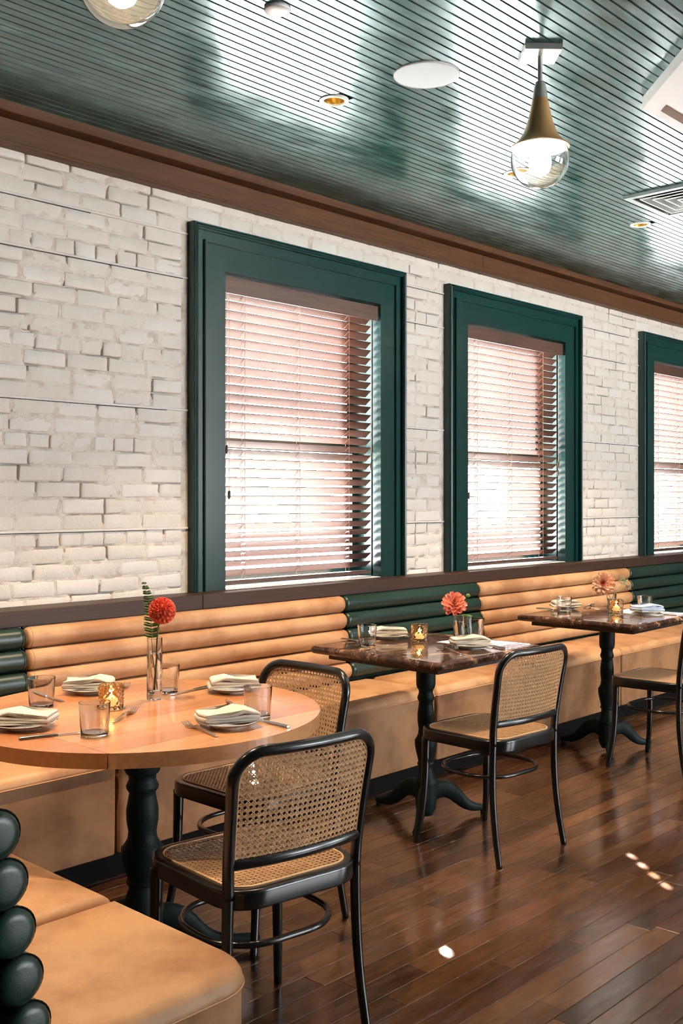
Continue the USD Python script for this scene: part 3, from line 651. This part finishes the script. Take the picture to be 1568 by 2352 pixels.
def folded_napkin(seed, L=0.155, Wd=0.098, layers=4, rise=0.016, material='napkin'):
    rn = random.Random(seed); t = 0.0066
    pts = []; z = t / 2
    for k in range(layers):
        xs = np.linspace(-L / 2, L / 2 - 0.004 * k, 16)
        if k % 2: xs = xs[::-1]
        pts += [(x, z + 0.0006 * math.sin(x * 60 + k)) for x in xs]
        # rounded turn
        xe = xs[-1]; sgn = 1 if xe > 0 else -1; gap = 0.0072
        if k < layers - 1: pts += [(xe + sgn * gap / 2 * math.sin(q), z + gap / 2 * (1 - math.cos(q))) for q in np.linspace(0.4, PI - 0.4, 5)]
        z += gap
    poly = LineString(pts).buffer(t / 2, quad_segs=4).simplify(0.0002)
    if poly.geom_type != 'Polygon': poly = max(poly.geoms, key=lambda g: g.area)
    ns = 9; ys = np.linspace(-Wd / 2, Wd / 2, ns)
    base = trimesh.creation.extrude_polygon(Polygon(poly.exterior), 1.0, engine='earcut')
    ring = np.asarray(poly.exterior.coords)[:-1]
    if not poly.exterior.is_ccw: ring = ring[::-1]
    n = len(ring); R = [np.c_[ring[:, 0], np.full(n, y_), ring[:, 1]] for y_ in ys]
    v = np.vstack(R); f = []
    i = np.arange(n); j = (i + 1) % n
    for a in range(ns - 1): f.append(np.c_[a * n + i, (a + 1) * n + j, a * n + j]); f.append(np.c_[a * n + i, (a + 1) * n + i, (a + 1) * n + j])
    vt, ft = trimesh.creation.triangulate_polygon(Polygon(ring), engine='earcut')
    ix = np.array([int(np.argmin(((ring - q) ** 2).sum(1))) for q in vt]); ft = ix[ft]
    f.append(ft); f.append(ft[:, ::-1] + (ns - 1) * n)
    m = TM(v, np.vstack(f)); V = m.vertices.copy(); top = V[:, 2] / z
    ux = V[:, 0] / (L / 2)
    V[:, 2] += top ** 1.2 * rise * (np.exp(-((ux - 0.42) / 0.42) ** 2) - 0.25 * np.exp(-((ux + 0.25) / 0.25) ** 2)) + 0.006 * top * np.exp(-((ux + 0.85) / 0.2) ** 2)
    V[:, 0] += 0.004 * np.sin(V[:, 1] * 40 + seed); V[:, 2] += 0.0015 * np.sin(V[:, 1] * 55 + V[:, 0] * 25)
    m.vertices = V; m.fix_normals(); return m
plate0 = None
def setting(px, py, rot, plab, nlab, nrot=0, blue=False, seed=1, zb=ZT, D=0.172):
    global plate0
    loc = A(px, py)
    if plate0 is None:
        plate0 = thing('side_plate', plab, 'plate', loc, 0, 'small plates on the tables')
        r = D / 2
        obj('dish', lathe([(0.0, 0.003), (0.040, 0.003), (0.042, 0.0), (0.047, 0.0), (0.049, 0.004), (0.070, 0.009), (r - 0.001, 0.0165), (r, 0.0175), (r - 0.001, 0.019), (0.070, 0.0125), (0.048, 0.0078), (0.0, 0.0070)], 56), 'porcelain', plate0, smooth=35)
    else: dup(plate0, loc, 0, plab)
    n = thing('folded_napkin', nlab, 'napkin', (loc[0], loc[1], loc[2] + 0.0125), rot)
    obj('cloth', folded_napkin(seed), 'napkin_blue' if blue else 'napkin', n, smooth=True)
def fork_mesh():
    L = 0.185
    body = Polygon([(-0.0035, -0.095), (0.0035, -0.095), (0.0045, -0.07), (0.0030, -0.02), (0.0026, 0.015), (0.0060, 0.032), (0.0110, 0.042), (0.0115, 0.050), (-0.0115, 0.050), (-0.0110, 0.042), (-0.0060, 0.032), (-0.0026, 0.015), (-0.0030, -0.02), (-0.0045, -0.07)])
    for k in range(4):
        cx_ = -0.0098 + k * 0.00653; body = body.union(Polygon([(cx_ - 0.0018, 0.048), (cx_ + 0.0018, 0.048), (cx_ + 0.0011, 0.090), (cx_ - 0.0011, 0.090)]))
    g = [body.intersection(sbox(-0.1, a, 0.1, a + 0.0101)) for a in np.arange(-0.1, 0.1, 0.01)]
    m = cat([ext(q, 0, 0.0022) for q in g if not q.is_empty]); V = m.vertices.copy(); y_ = V[:, 1]
    V[:, 2] += np.interp(y_, [-0.1, -0.085, -0.02, 0.02, 0.045, 0.065, 0.09], [0.003, 0.0006, 0.009, 0.011, 0.002, 0.0012, 0.010]); m.vertices = V; return m
def knife_mesh():
    h = tube(np.array([(0, -0.105, 0.0042), (0, -0.100, 0.0044), (0, -0.06, 0.0046), (0, -0.01, 0.0042), (0, -0.002, 0.0036)]), np.array([0.0055, 0.0072, 0.0066, 0.0056, 0.0045]), 10, ry=np.array([0.003, 0.0042, 0.0042, 0.0038, 0.003]), up=(0, 0, 1))
    b = Polygon([(-0.0040, -0.004), (-0.0060, 0.004), (-0.0068, 0.05), (-0.0060, 0.085), (-0.0020, 0.102), (0.0030, 0.095), (0.0042, 0.05), (0.0040, -0.004)])
    bl = ext(b, 0.003, 0.0046); return h, bl
fork0 = knife0 = None
def fork(p0, p1, lab):
    """p0: tine end, p1: handle end, in pixels of the photograph"""
    global fork0
    a, b = at(*p0, ZT), at(*p1, ZT); c = (a + b) / 2; rz = math.degrees(math.atan2((a - b)[1], (a - b)[0])) - 90
    if fork0 is None:
        fork0 = thing('fork', lab, 'fork', (c[0], c[1], ZT + 0.0005), rz, 'forks on the tables'); obj('fork_body', fork_mesh(), 'steel', fork0, smooth=40)
    else: dup(fork0, (c[0], c[1], ZT + 0.0005), rz, lab)
def knife(p0, p1, lab):
    """p0: blade tip, p1: handle end"""
    global knife0
    a, b = at(*p0, ZT), at(*p1, ZT); d = (a - b) / np.linalg.norm(a - b); c = b + d * 0.105; rz = math.degrees(math.atan2(d[1], d[0])) - 90
    if knife0 is None:
        knife0 = thing('table_knife', lab, 'knife', (c[0], c[1], ZT + 0.0005), rz, 'knives on the tables'); h, bl = knife_mesh()
        obj('handle', h, 'steel', knife0, smooth=40); obj('blade', bl, 'steel', knife0)
    else: dup(knife0, (c[0], c[1], ZT + 0.0005), rz, lab)
setting(207, 1590, -38, 'small cream plate under a napkin behind the amber candle holder on the round table', 'folded linen napkin behind the amber candle holder on the round table', seed=1)
setting(55, 1672, 128, 'small cream plate under the napkin at the far left of the round table', 'folded linen napkin at the far left of the round table', seed=2)
setting(535, 1588, 140, 'small cream plate behind the right tumbler on the round table', 'folded linen napkin behind the right tumbler on the round table', seed=3)
setting(524, 1668, -22, 'small cream plate near the front right of the round table', 'folded linen napkin near the front right of the round table, above the foreground chair', seed=4)
setting(892, 1466, 140, 'small white plate behind the candle on the nearer marble table', 'folded linen napkin behind the left tumbler on the nearer marble table', seed=5)
setting(1080, 1488, -30, 'small white plate at the right of the nearer marble table', 'folded linen napkin at the right of the nearer marble table, before its vase', seed=6)
setting(1298, 1398, 140, 'small white plate behind the left tumbler on the farther marble table', 'folded linen napkin behind the left tumbler on the farther marble table', seed=7)
setting(1486, 1409, -20, 'small white plate under the blue napkin on the farther marble table', 'folded pale blue napkin on the farther marble table', seed=8, blue=True)
fork((402, 1657), (520, 1702), 'steel fork left of the front right plate on the round table')
fork((290, 1577), (262, 1596), 'steel fork half hidden behind the amber candle holder on the round table')
fork((555, 1643), (515, 1606), 'steel fork half under the plate behind the right tumbler on the round table')
fork((310, 1633), (262, 1661), 'steel fork beside the far left plate on the round table, tines by the front tumbler')
fork((984, 1484), (1080, 1509), 'steel fork in front of the candle on the nearer marble table')
fork((945, 1473), (915, 1452), 'steel fork beside the back plate on the nearer marble table')
fork((1405, 1414), (1480, 1420), 'steel fork in front of the candle on the farther marble table')
fork((1368, 1389), (1335, 1399), 'steel fork beside the back plate on the farther marble table')
knife((238, 1680), (43, 1700), 'steel knife along the front left edge of the round table, passing behind the front tumbler')
knife((172, 1621), (72, 1594), 'steel knife seen through the back left tumbler on the round table')
knife((420, 1592), (492, 1577), 'steel knife pointing at the bud vase from the back right plate on the round table')
knife((560, 1648), (662, 1673), 'steel knife right of the front right plate on the round table, toward the foreground chair')
knife((880, 1482), (784, 1469), 'steel knife behind the left tumbler on the nearer marble table')
knife((1100, 1480), (1162, 1492), 'steel knife on the white menu of the nearer marble table')
knife((1345, 1404), (1231, 1399), 'steel knife at the left of the farther marble table')
knife((1500, 1410), (1553, 1413), 'steel knife on the white menu of the farther marble table')
# white paper menus
def menu(c, rot, label):
    n = thing('paper_menu', label, 'menu', (c[0], c[1], ZT + 0.0004), rot, 'white paper menus'); obj('sheet', bx(-0.108, 0.108, -0.14, 0.14, 0, 0.0004), 'paper', n); return n
m0 = menu((T2[0] + 0.215, T2[1] - 0.115), 0, 'white paper menu on the nearer marble table beside the chair back'); dup(m0, (T3[0] + 0.22, T3[1] - 0.1, ZT + 0.0004), 3, 'white paper menu on the farther marble table at the right edge')
# amber votive candles
def votive(px, py, label, src=None):
    if src: return dup(src, A(px, py), 0, label)
    t = thing('votive_candle', label, 'candle', A(px, py), 0, 'amber candle holders')
    n = 64; a = np.arange(n) * 2 * PI / n
    def diamond(aa, z): return 0.0024 * np.clip(np.abs(((aa * 12 / (2 * PI) + z / 0.022) % 1) - 0.5) * 2 + np.abs(((aa * 12 / (2 * PI) - z / 0.022) % 1) - 0.5) * 2 - 1, -1, 1) * (1.0 if 0.004 < z < 0.071 else 0)
    zs = np.linspace(0.006, 0.070, 22); H = 0.076
    prof = [(0.0, 0.0), (0.034, 0.0), (0.0362, 0.002)] + [(0.0362 + 0.0012 * z / H, z) for z in zs] + [(0.0375, H - 0.001), (0.0365, H), (0.0345, H), (0.0335, H - 0.002), (0.0325, 0.014), (0.030, 0.011), (0.0, 0.010)]
    R = []
    for r, z in prof:
        rr = r + (diamond(a, z) if r > 0.0355 and 0.004 < z < 0.0715 else 0); R.append(np.c_[rr * np.cos(a), rr * np.sin(a), np.full(n, z)])
    obj('holder', rings(R), 'amber_glass', t, smooth=25)
    c = obj('candle', lathe([(0.0, 0.0112), (0.019, 0.0112), (0.0195, 0.014), (0.0195, 0.034), (0.017, 0.036), (0.0, 0.035)], 24), 'wax', t, smooth=40)
    obj('flame', lathe([(0.0, 0.038), (0.0035, 0.041), (0.0052, 0.046), (0.0035, 0.055), (0.0012, 0.062), (0.0, 0.064)], 12), 'flame', c, smooth=True); return t
vo = votive(255, 1629, 'amber glass votive candle on the round table'); votive(963, 1473, 'lit amber votive candle in the middle of the nearer marble table', vo); votive(1415, 1408, 'lit amber votive candle on the farther marble table before the small vase', vo)

# ------------------------------------------------------------------ flowers
def petal(L, W, cup=0.35, curl=0.2, tip=0.15, nu=5, nv=7):
    """petal along +y with its face up; thin but closed"""
    us = np.linspace(-1, 1, nu); vs = np.linspace(0, 1, nv); top = []
    for v_ in vs:
        w_ = W / 2 * (math.sin(PI * min(1, v_ * 0.84 + 0.10)) ** 0.7 if v_ < 0.999 else tip)
        for u in us: top.append((u * w_, L * v_, cup * W * (u * u) * (0.4 + 0.6 * (1 - v_)) + curl * L * v_ * v_))
    top = np.array(top); bot = top - [0, 0, 0.0006]; n = len(top); v = np.vstack([top, bot]); F = []
    for j in range(nv - 1):
        for i in range(nu - 1):
            a = j * nu + i; F += [(a, a + 1, a + nu + 1), (a, a + nu + 1, a + nu), (n + a, n + a + nu + 1, n + a + 1), (n + a, n + a + nu, n + a + nu + 1)]
    loop = list(range(nu)) + [j * nu + nu - 1 for j in range(1, nv)] + [(nv - 1) * nu + i for i in range(nu - 2, -1, -1)] + [j * nu for j in range(nv - 2, 0, -1)]
    for k in range(len(loop)):
        a, b = loop[k], loop[(k + 1) % len(loop)]; F += [(b, a, n + a), (b, n + a, n + b)]
    return TM(v, F)
def orient(m, base, yd, zd):
    yd = np.asarray(yd, float); yd /= np.linalg.norm(yd); zd = np.asarray(zd, float); zd = zd - yd * (zd @ yd); zd /= np.linalg.norm(zd); xd = np.cross(yd, zd)
    T = np.eye(4); T[:3, 0], T[:3, 1], T[:3, 2], T[:3, 3] = xd, yd, zd, base; m = m.copy(); m.apply_transform(T); return m
def pompon(t, c, R=0.043):
    """ball dahlia of tubular petals, facing up and toward the room"""
    head = UsdGeom.Xform.Define(stage, path_for('flower_head', t)).GetPrim(); N = 96; ga = PI * (3 - math.sqrt(5)); ax = np.array([-0.35, -0.45, 0.8]); ax /= np.linalg.norm(ax)
    e1 = np.cross(ax, [0, 0, 1]); e1 /= np.linalg.norm(e1); e2 = np.cross(ax, e1)
    obj('flower_core', moved(trimesh.creation.icosphere(2, R * 0.62), c), 'petal_red', head, smooth=True)
    for k in range(N):
        ct = 1 - 1.86 * (k + 0.5) / N; st = math.sqrt(1 - ct * ct); a = k * ga; d = ax * ct + (e1 * math.cos(a) + e2 * math.sin(a)) * st
        s = 0.55 + 0.45 * min(1, (k + 3) / 40); n = 7; aa = np.arange(n) * 2 * PI / n; r = 0.0074 * s
        prof = [(r * 0.55, R * 0.55), (r * 0.9, R * 0.80), (r * 1.12, R * (0.97 + 0.03 * s)), (r * 0.92, R * (0.96 + 0.03 * s)), (r * 0.45, R * 0.84)]
        u = np.cross(d, [0.3, 0.2, 1]); u /= np.linalg.norm(u); w = np.cross(d, u)
        Rg = [np.asarray(c) + np.outer(np.cos(aa) * rr, u) + np.outer(np.sin(aa) * rr, w) + d * h for rr, h in prof]
        obj('petal', rings(Rg), 'petal_red', head, smooth=True)
def open_dahlia(t, c, face, R, m1, m2, n_layers, seed):
    head = UsdGeom.Xform.Define(stage, path_for('flower_head', t)).GetPrim(); rr = random.Random(seed); f = np.asarray(face, float); f /= np.linalg.norm(f); e1 = np.cross(f, [0, 0, 1.0]); e1 /= np.linalg.norm(e1); e2 = np.cross(f, e1); c = np.asarray(c, float)
    for k, (n, tilt, L, W) in enumerate(n_layers):
        for i in range(n):
            a = 2 * PI * (i + 0.5 * (k % 2)) / n + rr.uniform(-0.1, 0.1); tt = tilt + rr.uniform(-0.08, 0.08); rad = e1 * math.cos(a) + e2 * math.sin(a)
            yd = rad * math.cos(tt) + f * math.sin(tt); zd = f * math.cos(tt) - rad * math.sin(tt)
            obj('petal', orient(petal(L * R * rr.uniform(0.92, 1.06), W * R, 0.3, rr.uniform(0.02, 0.16), 0.42), c + f * (0.004 * k) + rad * 0.004, yd, zd), m2 if k >= len(n_layers) - 1 else m1, head, smooth=True)
    obj('flower_core', moved(trimesh.creation.icosphere(1, R * 0.12), c + f * 0.008), m2, head, smooth=True)
def leaf(L, W): return petal(L, W, 0.15, -0.12, 0.1)
# tall bud vase with red ball dahlia and fern
vl = A(355, 1606); v1 = thing('bud_vase', 'tall slim glass bud vase with water on the round table', 'vase', vl)
H = 0.196; rv = 0.0245
obj('glass', lathe([(0, 0), (rv - 0.001, 0), (rv, 0.002), (rv, H - 0.001), (rv - 0.0008, H), (rv - 0.0018, H - 0.001), (rv - 0.0022, 0.030), (rv - 0.004, 0.0265), (0, 0.0255)], 36), 'clear_glass', v1, smooth=40)
obj('water', lathe([(0, 0.0258), (rv - 0.0045, 0.0268), (rv - 0.0027, 0.0302), (rv - 0.0026, 0.146), (0, 0.146)], 36), 'water', v1, smooth=40)
vb = np.array(vl)
def cam_off(r, u): return RT * r + np.array([0, 0, u])       # sideways as seen in the photograph, and up
d1 = thing('red_dahlia', 'red-orange ball dahlia standing in the tall bud vase', 'flower', tuple(vb))
sc = 3.27 / FPX
c1 = cam_off((373 - 355) * sc, (1606 - 1399) * sc) - FW * 0.005
pompon(d1, c1)
obj('stem', tube(spline([(0, 0.003, 0.030), tuple(cam_off(0.003, 0.10)), tuple(cam_off(0.0085, 0.196)), tuple(c1 * 0.55 + cam_off(0.0085, 0.196) * 0.45), tuple(c1 - np.array([0, 0, 0.03]))], 24), 0.0024, 8), 'stem_green', d1, smooth=True)
fn = thing('fern_frond', 'green fern frond standing in the tall bud vase behind the red dahlia', 'fern', tuple(vb))
fp = spline([tuple(cam_off(0.004, 0.032) + FW * 0.006), tuple(cam_off(-0.004, 0.12) + FW * 0.008), tuple(cam_off(-0.012, 0.20) + FW * 0.014), tuple(cam_off(-0.020, 0.285) + FW * 0.03), tuple(cam_off(-0.042, 0.372) + FW * 0.035)], 60)
obj('frond_stem', tube(fp, np.linspace(0.0011, 0.0004, 60), 6), 'stem_green', fn, smooth=True)
for k in range(21):
    i = int(28 + k * 1.5); i = min(i, 58); b = fp[i]; T_ = fp[min(i + 1, 59)] - fp[i - 1]; T_ /= np.linalg.norm(T_); s_ = 1 - 0.78 * (k / 21) ** 1.6; s_ *= 0.75 + 0.25 * min(1, k / 4)
    for sd_ in (-1, 1):
        yd = RT * sd_ * 0.92 + T_ * 0.28 + FW * 0.15; obj('leaflet', orient(leaf(0.031 * s_, 0.0080), b, yd, -FW * 0.8 + np.array([0, 0, 0.55])), 'fern_green', fn)
# coral dahlia on the nearer marble table
def small_vase(px, py, label, H=0.105, rv=0.026):
    l_ = A(px, py); t = thing('small_vase', label, 'vase', l_)
    obj('glass', lathe([(0, 0), (rv - 0.001, 0), (rv, 0.002), (rv + 0.001, H - 0.001), (rv + 0.0002, H), (rv - 0.0012, H - 0.001), (rv - 0.0022, 0.016), (rv - 0.004, 0.0125), (0, 0.0115)], 32), 'clear_glass', t, smooth=40)
    obj('water', lathe([(0, 0.0118), (rv - 0.0045, 0.0128), (rv - 0.0028, 0.0162), (rv - 0.0016, H * 0.72), (0, H * 0.72)], 32), 'water', t, smooth=40); return np.array(l_)
v2 = small_vase(1054, 1466, 'small clear glass vase holding the coral dahlia on the nearer marble table')
D2 = (v2 - [0, 0, CAMH]) @ FW; s2 = D2 / FPX
d2 = thing('coral_dahlia', 'open coral dahlia with a bud in the small vase on the nearer marble table', 'flower', tuple(v2))
c2 = cam_off((1041 - 1054) * s2, (1466 - 1386) * s2) - FW * 0.02
open_dahlia(d2, c2, -FW * 0.8 + np.array([0, 0, 0.5]) - RT * 0.05, 0.055, 'petal_coral', 'petal_coral', [(12, -0.1, 1.0, 0.60), (11, 0.16, 0.94, 0.58), (10, 0.42, 0.82, 0.5), (8, 0.75, 0.62, 0.42), (6, 1.1, 0.4, 0.3)], 3)
obj('stem', tube(spline([(0, 0, 0.014), tuple(cam_off(-0.004, 0.07)), tuple(c2 + FW * 0.012)], 12), 0.0018, 6), 'stem_green', d2, smooth=True)
bb = cam_off((1075 - 1054) * s2, (1466 - 1369) * s2) + FW * 0.01
bd = obj('bud_stem', tube(spline([(0.002, 0, 0.014), tuple(cam_off(0.012, 0.10)), tuple(bb)], 12), 0.0012, 6), 'stem_green', d2, smooth=True)
obj('bud', moved(trimesh.creation.icosphere(2, 0.010), bb), 'leaf_green', bd, smooth=True)
for k, (a_, b_) in enumerate(((0.02, 0.7), (-0.3, 0.4), (0.9, 0.5))): obj('sepal', orient(leaf(0.016, 0.008), bb - np.array([0, 0, 0.006]), RT * math.cos(k * 2.1) + FW * math.sin(k * 2.1) + np.array([0, 0, 0.35]), (0, 0, 1)), 'leaf_green', bd)
obj('leaf', orient(leaf(0.052, 0.020), cam_off(0.010, 0.103), RT * 0.95 + np.array([0, 0, 0.05]), np.array([0, 0, 1.0]) - FW * 0.5), 'leaf_green', d2, smooth=True)
# peach dahlia and thistle on the farther marble table
v3 = small_vase(1404, 1404, 'small clear glass vase holding the peach dahlia behind the candle on the farther marble table', 0.10)
D3 = (v3 - [0, 0, CAMH]) @ FW; s3 = D3 / FPX
d3 = thing('peach_dahlia', 'pale peach open dahlia in the small vase on the farther marble table', 'flower', tuple(v3))
c3 = cam_off((1384 - 1404) * s3, (1404 - 1341) * s3) - FW * 0.02
open_dahlia(d3, c3, -FW * 0.75 + np.array([0, 0, 0.2]) - RT * 0.35, 0.064, 'petal_peach', 'petal_peach_core', [(12, -0.1, 1.0, 0.5), (12, 0.14, 0.97, 0.48), (11, 0.38, 0.85, 0.44), (8, 0.7, 0.6, 0.36), (7, 1.05, 0.36, 0.26)], 8)
obj('stem', tube(spline([(0, 0, 0.014), tuple(cam_off(-0.006, 0.07)), tuple(c3 + FW * 0.012)], 12), 0.0018, 6), 'stem_green', d3, smooth=True)
th = thing('sea_holly', 'pale green spiky sea holly stems beside the peach dahlia', 'flower', tuple(v3))
for j, (px, py) in enumerate(((1430, 1341), (1437, 1349), (1422, 1333))):
    hb = cam_off((px - 1404) * s3, (1404 - py) * s3) + FW * 0.005 * (j - 1)
    st = obj('stem', tube(spline([(0.001 * j, 0, 0.014), tuple(cam_off(0.010, 0.085)), tuple(hb)], 12), 0.0011, 6), 'thistle_pale', th, smooth=True)
    rr = random.Random(j)
    for k in range(13):
        dr = RT * (0.9 + rr.uniform(-0.7, 0.5)) + np.array([0, 0, rr.uniform(-0.5, 1.1)]) + FW * rr.uniform(-0.6, 0.6); obj('bract', orient(leaf(rr.uniform(0.022, 0.045), 0.0042), hb, dr, -FW), 'thistle_pale', st)

# ------------------------------------------------------------------ pendants
def pendant(x, y, label, src=None):
    if src: return dup(src, (x, y, 0), 0, label)
    t = thing('pendant_lamp', label, 'pendant lamp', (x, y, 0), 0, 'pendant lamps with glass globes')
    rot = math.degrees(BETA) - 90 + 1.6
    obj('canopy', moved(cbx(-0.064, 0.064, -0.064, 0.064, ZC - 0.020, ZC + 0.002, 0.0015), rz=rot), 'brushed_nickel', t)
    obj('rod', tube([(0, 0, ZC - 0.018), (0, 0, 2.83)], 0.0078, 14), 'brushed_nickel', t, smooth=40)
    obj('socket', lathe([(0.0, 2.780), (0.026, 2.780), (0.0245, 2.80), (0.020, 2.828), (0.0175, 2.832), (0.0165, 2.840), (0.012, 2.843), (0.0, 2.843)], 28), 'brushed_nickel', t, smooth=40)
    zr = 2.617; cone = [(0.0265, 2.783), (0.030, 2.765), (0.036, 2.735), (0.045, 2.70), (0.058, 2.665), (0.076, 2.636), (0.096, 2.620), (0.102, 2.616)]
    obj('cone_shade', lathe([(0.100, 2.6145), (0.094, 2.6165), (0.074, 2.631), (0.055, 2.660), (0.042, 2.697), (0.030, 2.74), (0.020, 2.772), (0.0, 2.773)][::-1] [::-1] + [] if False else [(0.099, 2.6150)] + cone[::-1] + [(0.0, 2.7835)], 48), 'bronze_cone', t, smooth=40)
    obj('shade_lining', lathe([(0.0990, 2.6140), (0.0935, 2.6170), (0.0735, 2.6330), (0.0555, 2.6620), (0.0425, 2.6970), (0.0, 2.7200)], 48), 'cone_inside', t, smooth=40)
    R = 0.1005; cz = 2.575; a = np.linspace(0.36, -PI / 2 + 0.02, 26); o_ = [(R * math.cos(q), cz + R * math.sin(q)) for q in a][::-1]; ri = R - 0.0022; i_ = [(ri * math.cos(q), cz + ri * math.sin(q)) for q in a]
    obj('globe', lathe([(0.0, cz - R)] + o_ + i_ + [(0.0, cz - ri)], 56), 'clear_glass', t, smooth=40)
    obj('bulb', lathe([(0.0, 2.518), (0.016, 2.520), (0.030, 2.530), (0.038, 2.548), (0.0395, 2.566), (0.034, 2.590), (0.022, 2.620), (0.014, 2.640), (0.013, 2.665), (0.0, 2.665)], 28), 'bulb', t, smooth=True)
    return t
pd_ = pendant(3.088, 1.974, 'hanging lamp with bronze cone, clear globe and lit bulb at the upper right'); pendant(1.374, 1.985, 'hanging lamp whose clear globe alone shows at the top left edge', pd_)

# ------------------------------------------------------------------ ceiling fittings
dl0 = None
for i, (lx, ly) in enumerate(LAMPS):
    lab = {2: 'small recessed downlight with gold reflector left of the round speaker', 4: 'small recessed downlight beside the square air vent at the right', 3: 'small recessed downlight behind the pendant globe', 0: 'small recessed downlight over the far left corner, outside the photo', 1: 'small recessed downlight above the round table, outside the photo', 5: 'small recessed downlight beyond the right edge of the photo'}[i]
    if dl0 is None:
        dl0 = thing('downlight', lab, 'ceiling light', (lx, ly, 0), 0, 'recessed downlights')
        o = [(0.040, ZC - 0.001), (0.042, ZC - 0.006), (0.050, ZC - 0.0065), (0.0575, ZC - 0.004), (0.0585, ZC + 0.0015), (0.041, ZC + 0.0015)]
        R = [np.c_[r * np.cos(q), r * np.sin(q), np.full(40, z)] for r, z in o + o[:1] for q in [np.arange(40) * 2 * PI / 40]]
        m = rings(R, closed_ends=False); m.merge_vertices(); obj('trim_ring', m, 'white_trim', dl0, smooth=50)
        q = np.arange(36) * 2 * PI / 36; o = [(0.0405, ZC - 0.002), (0.036, ZC + 0.03), (0.026, ZC + 0.06), (0.0265, ZC + 0.062), (0.038, ZC + 0.03), (0.0412, ZC - 0.001)]
        obj('reflector', rings([np.c_[r * np.cos(q), r * np.sin(q), np.full(36, z)] for r, z in o], closed_ends=False), 'gold_reflector', dl0, smooth=40)
        obj('lamp_face', lathe([(0.0, ZC + 0.064), (0.026, ZC + 0.064), (0.026, ZC + 0.067), (0, ZC + 0.067)], 24), 'lamp_face', dl0)
    else: dup(dl0, (lx, ly, 0), 0, lab)
    L_ = UsdLux.SphereLight.Define(stage, f'/World/spot_{i}'); L_.CreateRadiusAttr(0.018); L_.CreateIntensityAttr((2600.0 if ly > 2 else 1300.0) * SPOT); L_.CreateColorAttr(Gf.Vec3f(1.0, 0.74, 0.50))
    L_.AddTranslateOp().Set(Gf.Vec3d(lx, ly, ZC + 0.004)); sh = UsdLux.ShapingAPI.Apply(L_.GetPrim()); sh.CreateShapingConeAngleAttr(40.0); sh.CreateShapingConeSoftnessAttr(0.6)
sp = thing('ceiling_speaker', 'white round ceiling speaker left of the pendant lamp', 'speaker', (2.975, 2.385, 0))
obj('speaker_rim', lathe([(0.0, ZC - 0.004), (0.116, ZC - 0.004), (0.1185, ZC - 0.006), (0.121, ZC - 0.004), (0.1215, ZC + 0.004), (0.0, ZC + 0.004)], 64), 'white_trim', sp, smooth=35)
obj('speaker_grille', lathe([(0.0, ZC - 0.0075), (0.100, ZC - 0.0068), (0.114, ZC - 0.0042), (0.0, ZC - 0.003)], 64), 'speaker_grille', sp, smooth=35)
sk = thing('sprinkler_cover', 'small white round cover plate at the top edge of the ceiling', 'cover plate', (2.248, 2.403, 0))
obj('cover_disc', lathe([(0.0, ZC - 0.016), (0.030, ZC - 0.015), (0.040, ZC - 0.011), (0.042, ZC - 0.007), (0.042, ZC - 0.004), (0.038, ZC + 0.004), (0, ZC + 0.004)], 40), 'white_trim', sk, smooth=40)
# square air diffuser
vt = thing('air_vent', 'square metal ceiling air vent with nested louvres at the right edge', 'vent', (5.10, 2.375, 0))
def sqring(h0, h1, z0, z1, tilt=0.0):
    A_ = [(-h0, -h0), (h0, -h0), (h0, h0), (-h0, h0)]; B_ = [(-h1, -h1), (h1, -h1), (h1, h1), (-h1, h1)]
    R = [[(x, y_, z0) for x, y_ in A_], [(x, y_, z1) for x, y_ in B_], [(x, y_, z1 + 0.0025) for x, y_ in B_], [(x, y_, z0 + 0.0025) for x, y_ in A_]]; R.append(R[0]); m = rings(np.array(R), closed_ends=False); m.merge_vertices(); return m
obj('backing', bx(-0.21, 0.21, -0.21, 0.21, ZC - 0.004, ZC + 0.002), 'vent_dark', vt)
obj('flange', ext(sbox(-0.237, -0.237, 0.237, 0.237).difference(sbox(-0.205, -0.205, 0.205, 0.205)), ZC - 0.016, ZC + 0.001), 'vent_metal', vt)
for k in range(4):
    h = 0.172 - 0.046 * k; obj('louvre', sqring(h, h - 0.030, ZC - 0.016, ZC - 0.006), 'vent_metal', vt)
    obj('louvre_lip', ext(sbox(-h - 0.006, -h - 0.006, h + 0.006, h + 0.006).difference(sbox(-h, -h, h, h)), ZC - 0.018, ZC - 0.014), 'white_trim', vt)
# white dropped panel
sf = thing('ceiling_panel', 'white dropped ceiling panel with a slanted end and brown slot at the upper right', 'ceiling panel')
zf = ZC - 0.045; cy = 1.915; cx_ = 3.715
obj('panel', ext(Polygon([(cx_, cy), (9.0, cy), (9.0, -1.0), (cx_ - (cy + 1.0), -1.0)]), zf, ZC + 0.001), 'white_soffit', sf)
obj('slot', ext(Polygon([(cx_ + 0.065, cy - 0.045), (8.8, cy - 0.045), (8.8, cy - 0.085), (cx_ + 0.025, cy - 0.085)]), zf - 0.003, zf + 0.01), 'cornice_wood', sf, label='brown slot')
